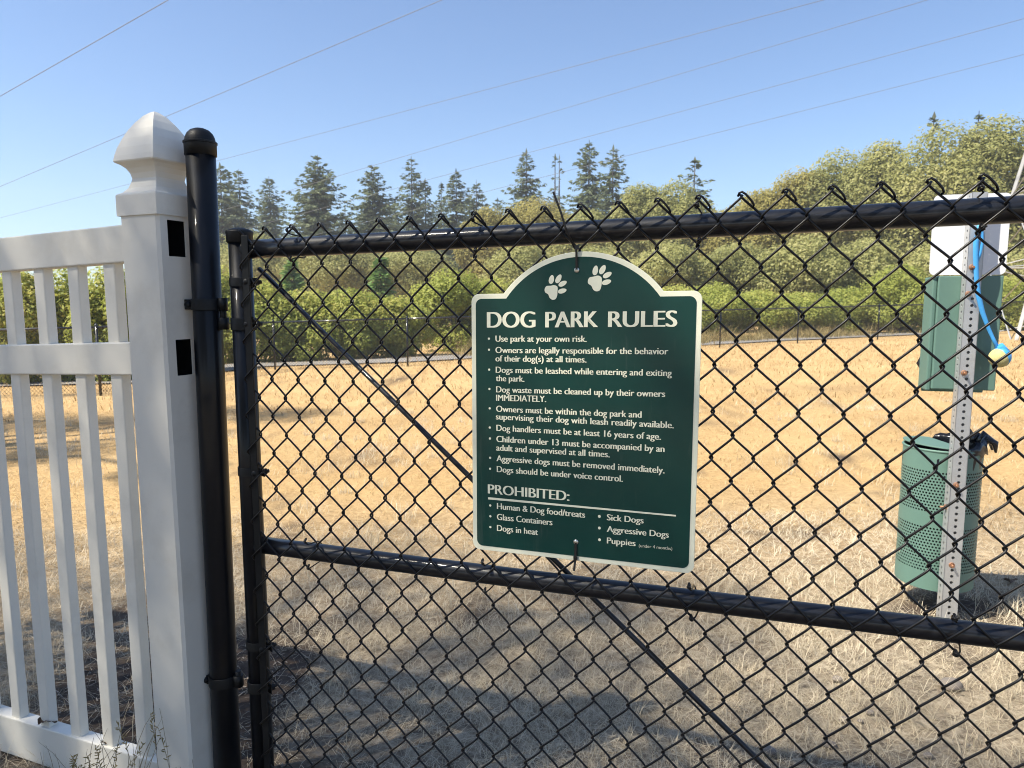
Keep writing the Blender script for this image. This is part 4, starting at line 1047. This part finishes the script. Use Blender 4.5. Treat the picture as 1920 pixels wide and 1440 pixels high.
for x, y, n, h, lab in ((-.86, 1.49, 26, .42, 'tallest dry seeding grass tuft in front of the bottom rail beside the white post'), (-.98, 1.53, 24, .36, 'dry grass tuft in front of the bottom rail between the second and third pickets'),
                        (-.765, 1.43, 12, .42, 'wispy grass tuft with drooping seed heads against the white post'), (-1.0, 1.95, 26, .28, 'dry grass tuft standing behind the white pickets'), (-1.13, 1.58, 14, .26, 'short grass tuft under the rail at the bottom left corner')):
    tuft(x, y, n, int(abs(x*100)), lab, h)
def leaf(px, py, label, rot, scl, P=None):
    P = P or MW@Vector((.6, .05, .09)); b = MB(); vs_ = []; fs = []
    n = 9
    for i in range(n):
        s = i/(n-1); w_ = .45*math.sin(s*3.1)**.7+.02
        for k, q in enumerate((-1, -.5, 0, .5, 1)):
            vs_.append((s-.5, q*w_*(1+.25*math.sin(i*2.7+k)), .18*math.sin(s*5+q)+.22*abs(q)))
    for i in range(n-1):
        for k in range(4): fs.append((i*5+k, i*5+k+1, i*5+k+6, i*5+k+5))
    M = Matrix.Translation(P)@Matrix.Rotation(rot, 4, 'Z')@Matrix.Scale(scl, 4)
    b.add([M@Vector(v) for v in vs_], fs, True); o = b.build('dead_leaf', M_deadleaf); tag(o, label, 'leaf')
PR = W0+fb*(PW/2-.02)
def onrail(px, py, z=.105): return hit(px, py, Vector((0, 0, z)), Vector((0, 0, 1)))
leaf(55, 1357, 'curled dark dead leaf on the bottom rail by the leftmost whole picket', .4, .045, MW@Vector((.595, PW/2-.006, .107-.055*.42+.006)))
leaf(187, 1390, 'small dead leaf on the bottom rail one picket from the white post', 2.2, .022, MW@Vector((.36, PW/2-.010, .107-.055*.19+.004)))
def gpt(px, py):
    r = ray(px, py); t0 = 1.0
    for _ in range(30):
        q = Vector((0, 0, CAMH))+r*t0; t0 += (q.z-gz(q.x, q.y))/-r.z*.9
    return Vector((0, 0, CAMH))+r*t0
def stone(px, py, rad, seed, label):
    r = random.Random(seed); q = gpt(px, py); b = MB(); vs_ = []; n, m_ = 14, 8
    for i in range(m_+1):
        ph = math.pi*i/m_
        for k in range(n):
            a = 2*math.pi*k/n; d = Vector((math.sin(ph)*math.cos(a), math.sin(ph)*math.sin(a)*.75, math.cos(ph)*.55))
            vs_.append(q+Vector((0, 0, rad*.25))+d*rad*(1+.22*mnoise.noise(d*1.7+Vector((seed, 0, 0)))))
    b.add(vs_, [(i*n+k, i*n+(k+1) % n, (i+1)*n+(k+1) % n, (i+1)*n+k) for i in range(m_) for k in range(n)], True)
    o = b.build('stone', M_stone); tag(o, label, 'stone', 'stones on the bare earth')
for i, (px, py, rad, lab) in enumerate([(1782, 1288, .034, 'largest pale stone, on the bare earth below the foot of the steel post'), (1570, 1275, .016, 'flat stone on bare earth left of the largest stone'),
        (1630, 1337, .014, 'rounded pebble, upper of the cluster below the middle rail'), (1583, 1352, .016, 'grey pebble at the left of the pebble cluster'), (1740, 1418, .013, 'pebble near the bottom edge, under the largest stone'),
        (1442, 1410, .020, 'brown stone beside the lower end of the truss rod'), (1555, 1398, .018, 'half buried stone between the truss rod and the bottom right pebble'), (1613, 1353, .009, 'smallest white pebble in the pebble cluster')]):
    stone(px, py, rad, i+1, lab)
leaf(0, 0, 'brown dead leaf lying on lit grass right of the litter can', 1.0, .05, gpt(1893, 1096)+Vector((0, 0, .012)))
hb = MB(); hb.box((-215, -215, -6), (215, 215, 33)); hz_m = bpy.data.materials.new('haze'); hz_m.use_nodes = True; t = hz_m.node_tree; t.nodes.clear()
ho = t.nodes.new('ShaderNodeOutputMaterial'); hv = t.nodes.new('ShaderNodeVolumePrincipled'); hv.inputs['Density'].default_value = .0015; hv.inputs['Color'].default_value = (.95, .97, 1, 1); hv.inputs['Anisotropy'].default_value = .2
t.links.new(hv.outputs[0], ho.inputs['Volume'])
o = hb.build('haze', hz_m); tag(o, 'thin pale summer haze softening the far trees', 'haze', kind='stuff')
# litter of chips and twigs on the bare earth
n = 2600; P = []
while len(P) < n:
    y = rng.uniform(1.05, 3.2); x = rng.uniform(-1, 1)*(y*.8)
    if soil(x, y) > rng.uniform(.1, .9): P.append((x, y, gz(x, y)+.018*nz(x, y, 1.3, 5)+.012*nz(x, y, 5, 6)+.002))
P = np.array(P)
V, F, T = blades(n, P, rng.uniform(.008, .035, n), rng.uniform(.002, .008, n), rng.uniform(1.3, 1.6, n), .1)
M_litter = leaf_mat('ground_litter', [(.10, .07, .05), (.24, .19, .14), (.42, .36, .28)], .1, 3)
o = np_mesh('leaf_litter', V, F, M_litter, None, False, T); tag(o, 'wood chips and broken stalks scattered on the bare earth by the gate', 'litter', kind='stuff')
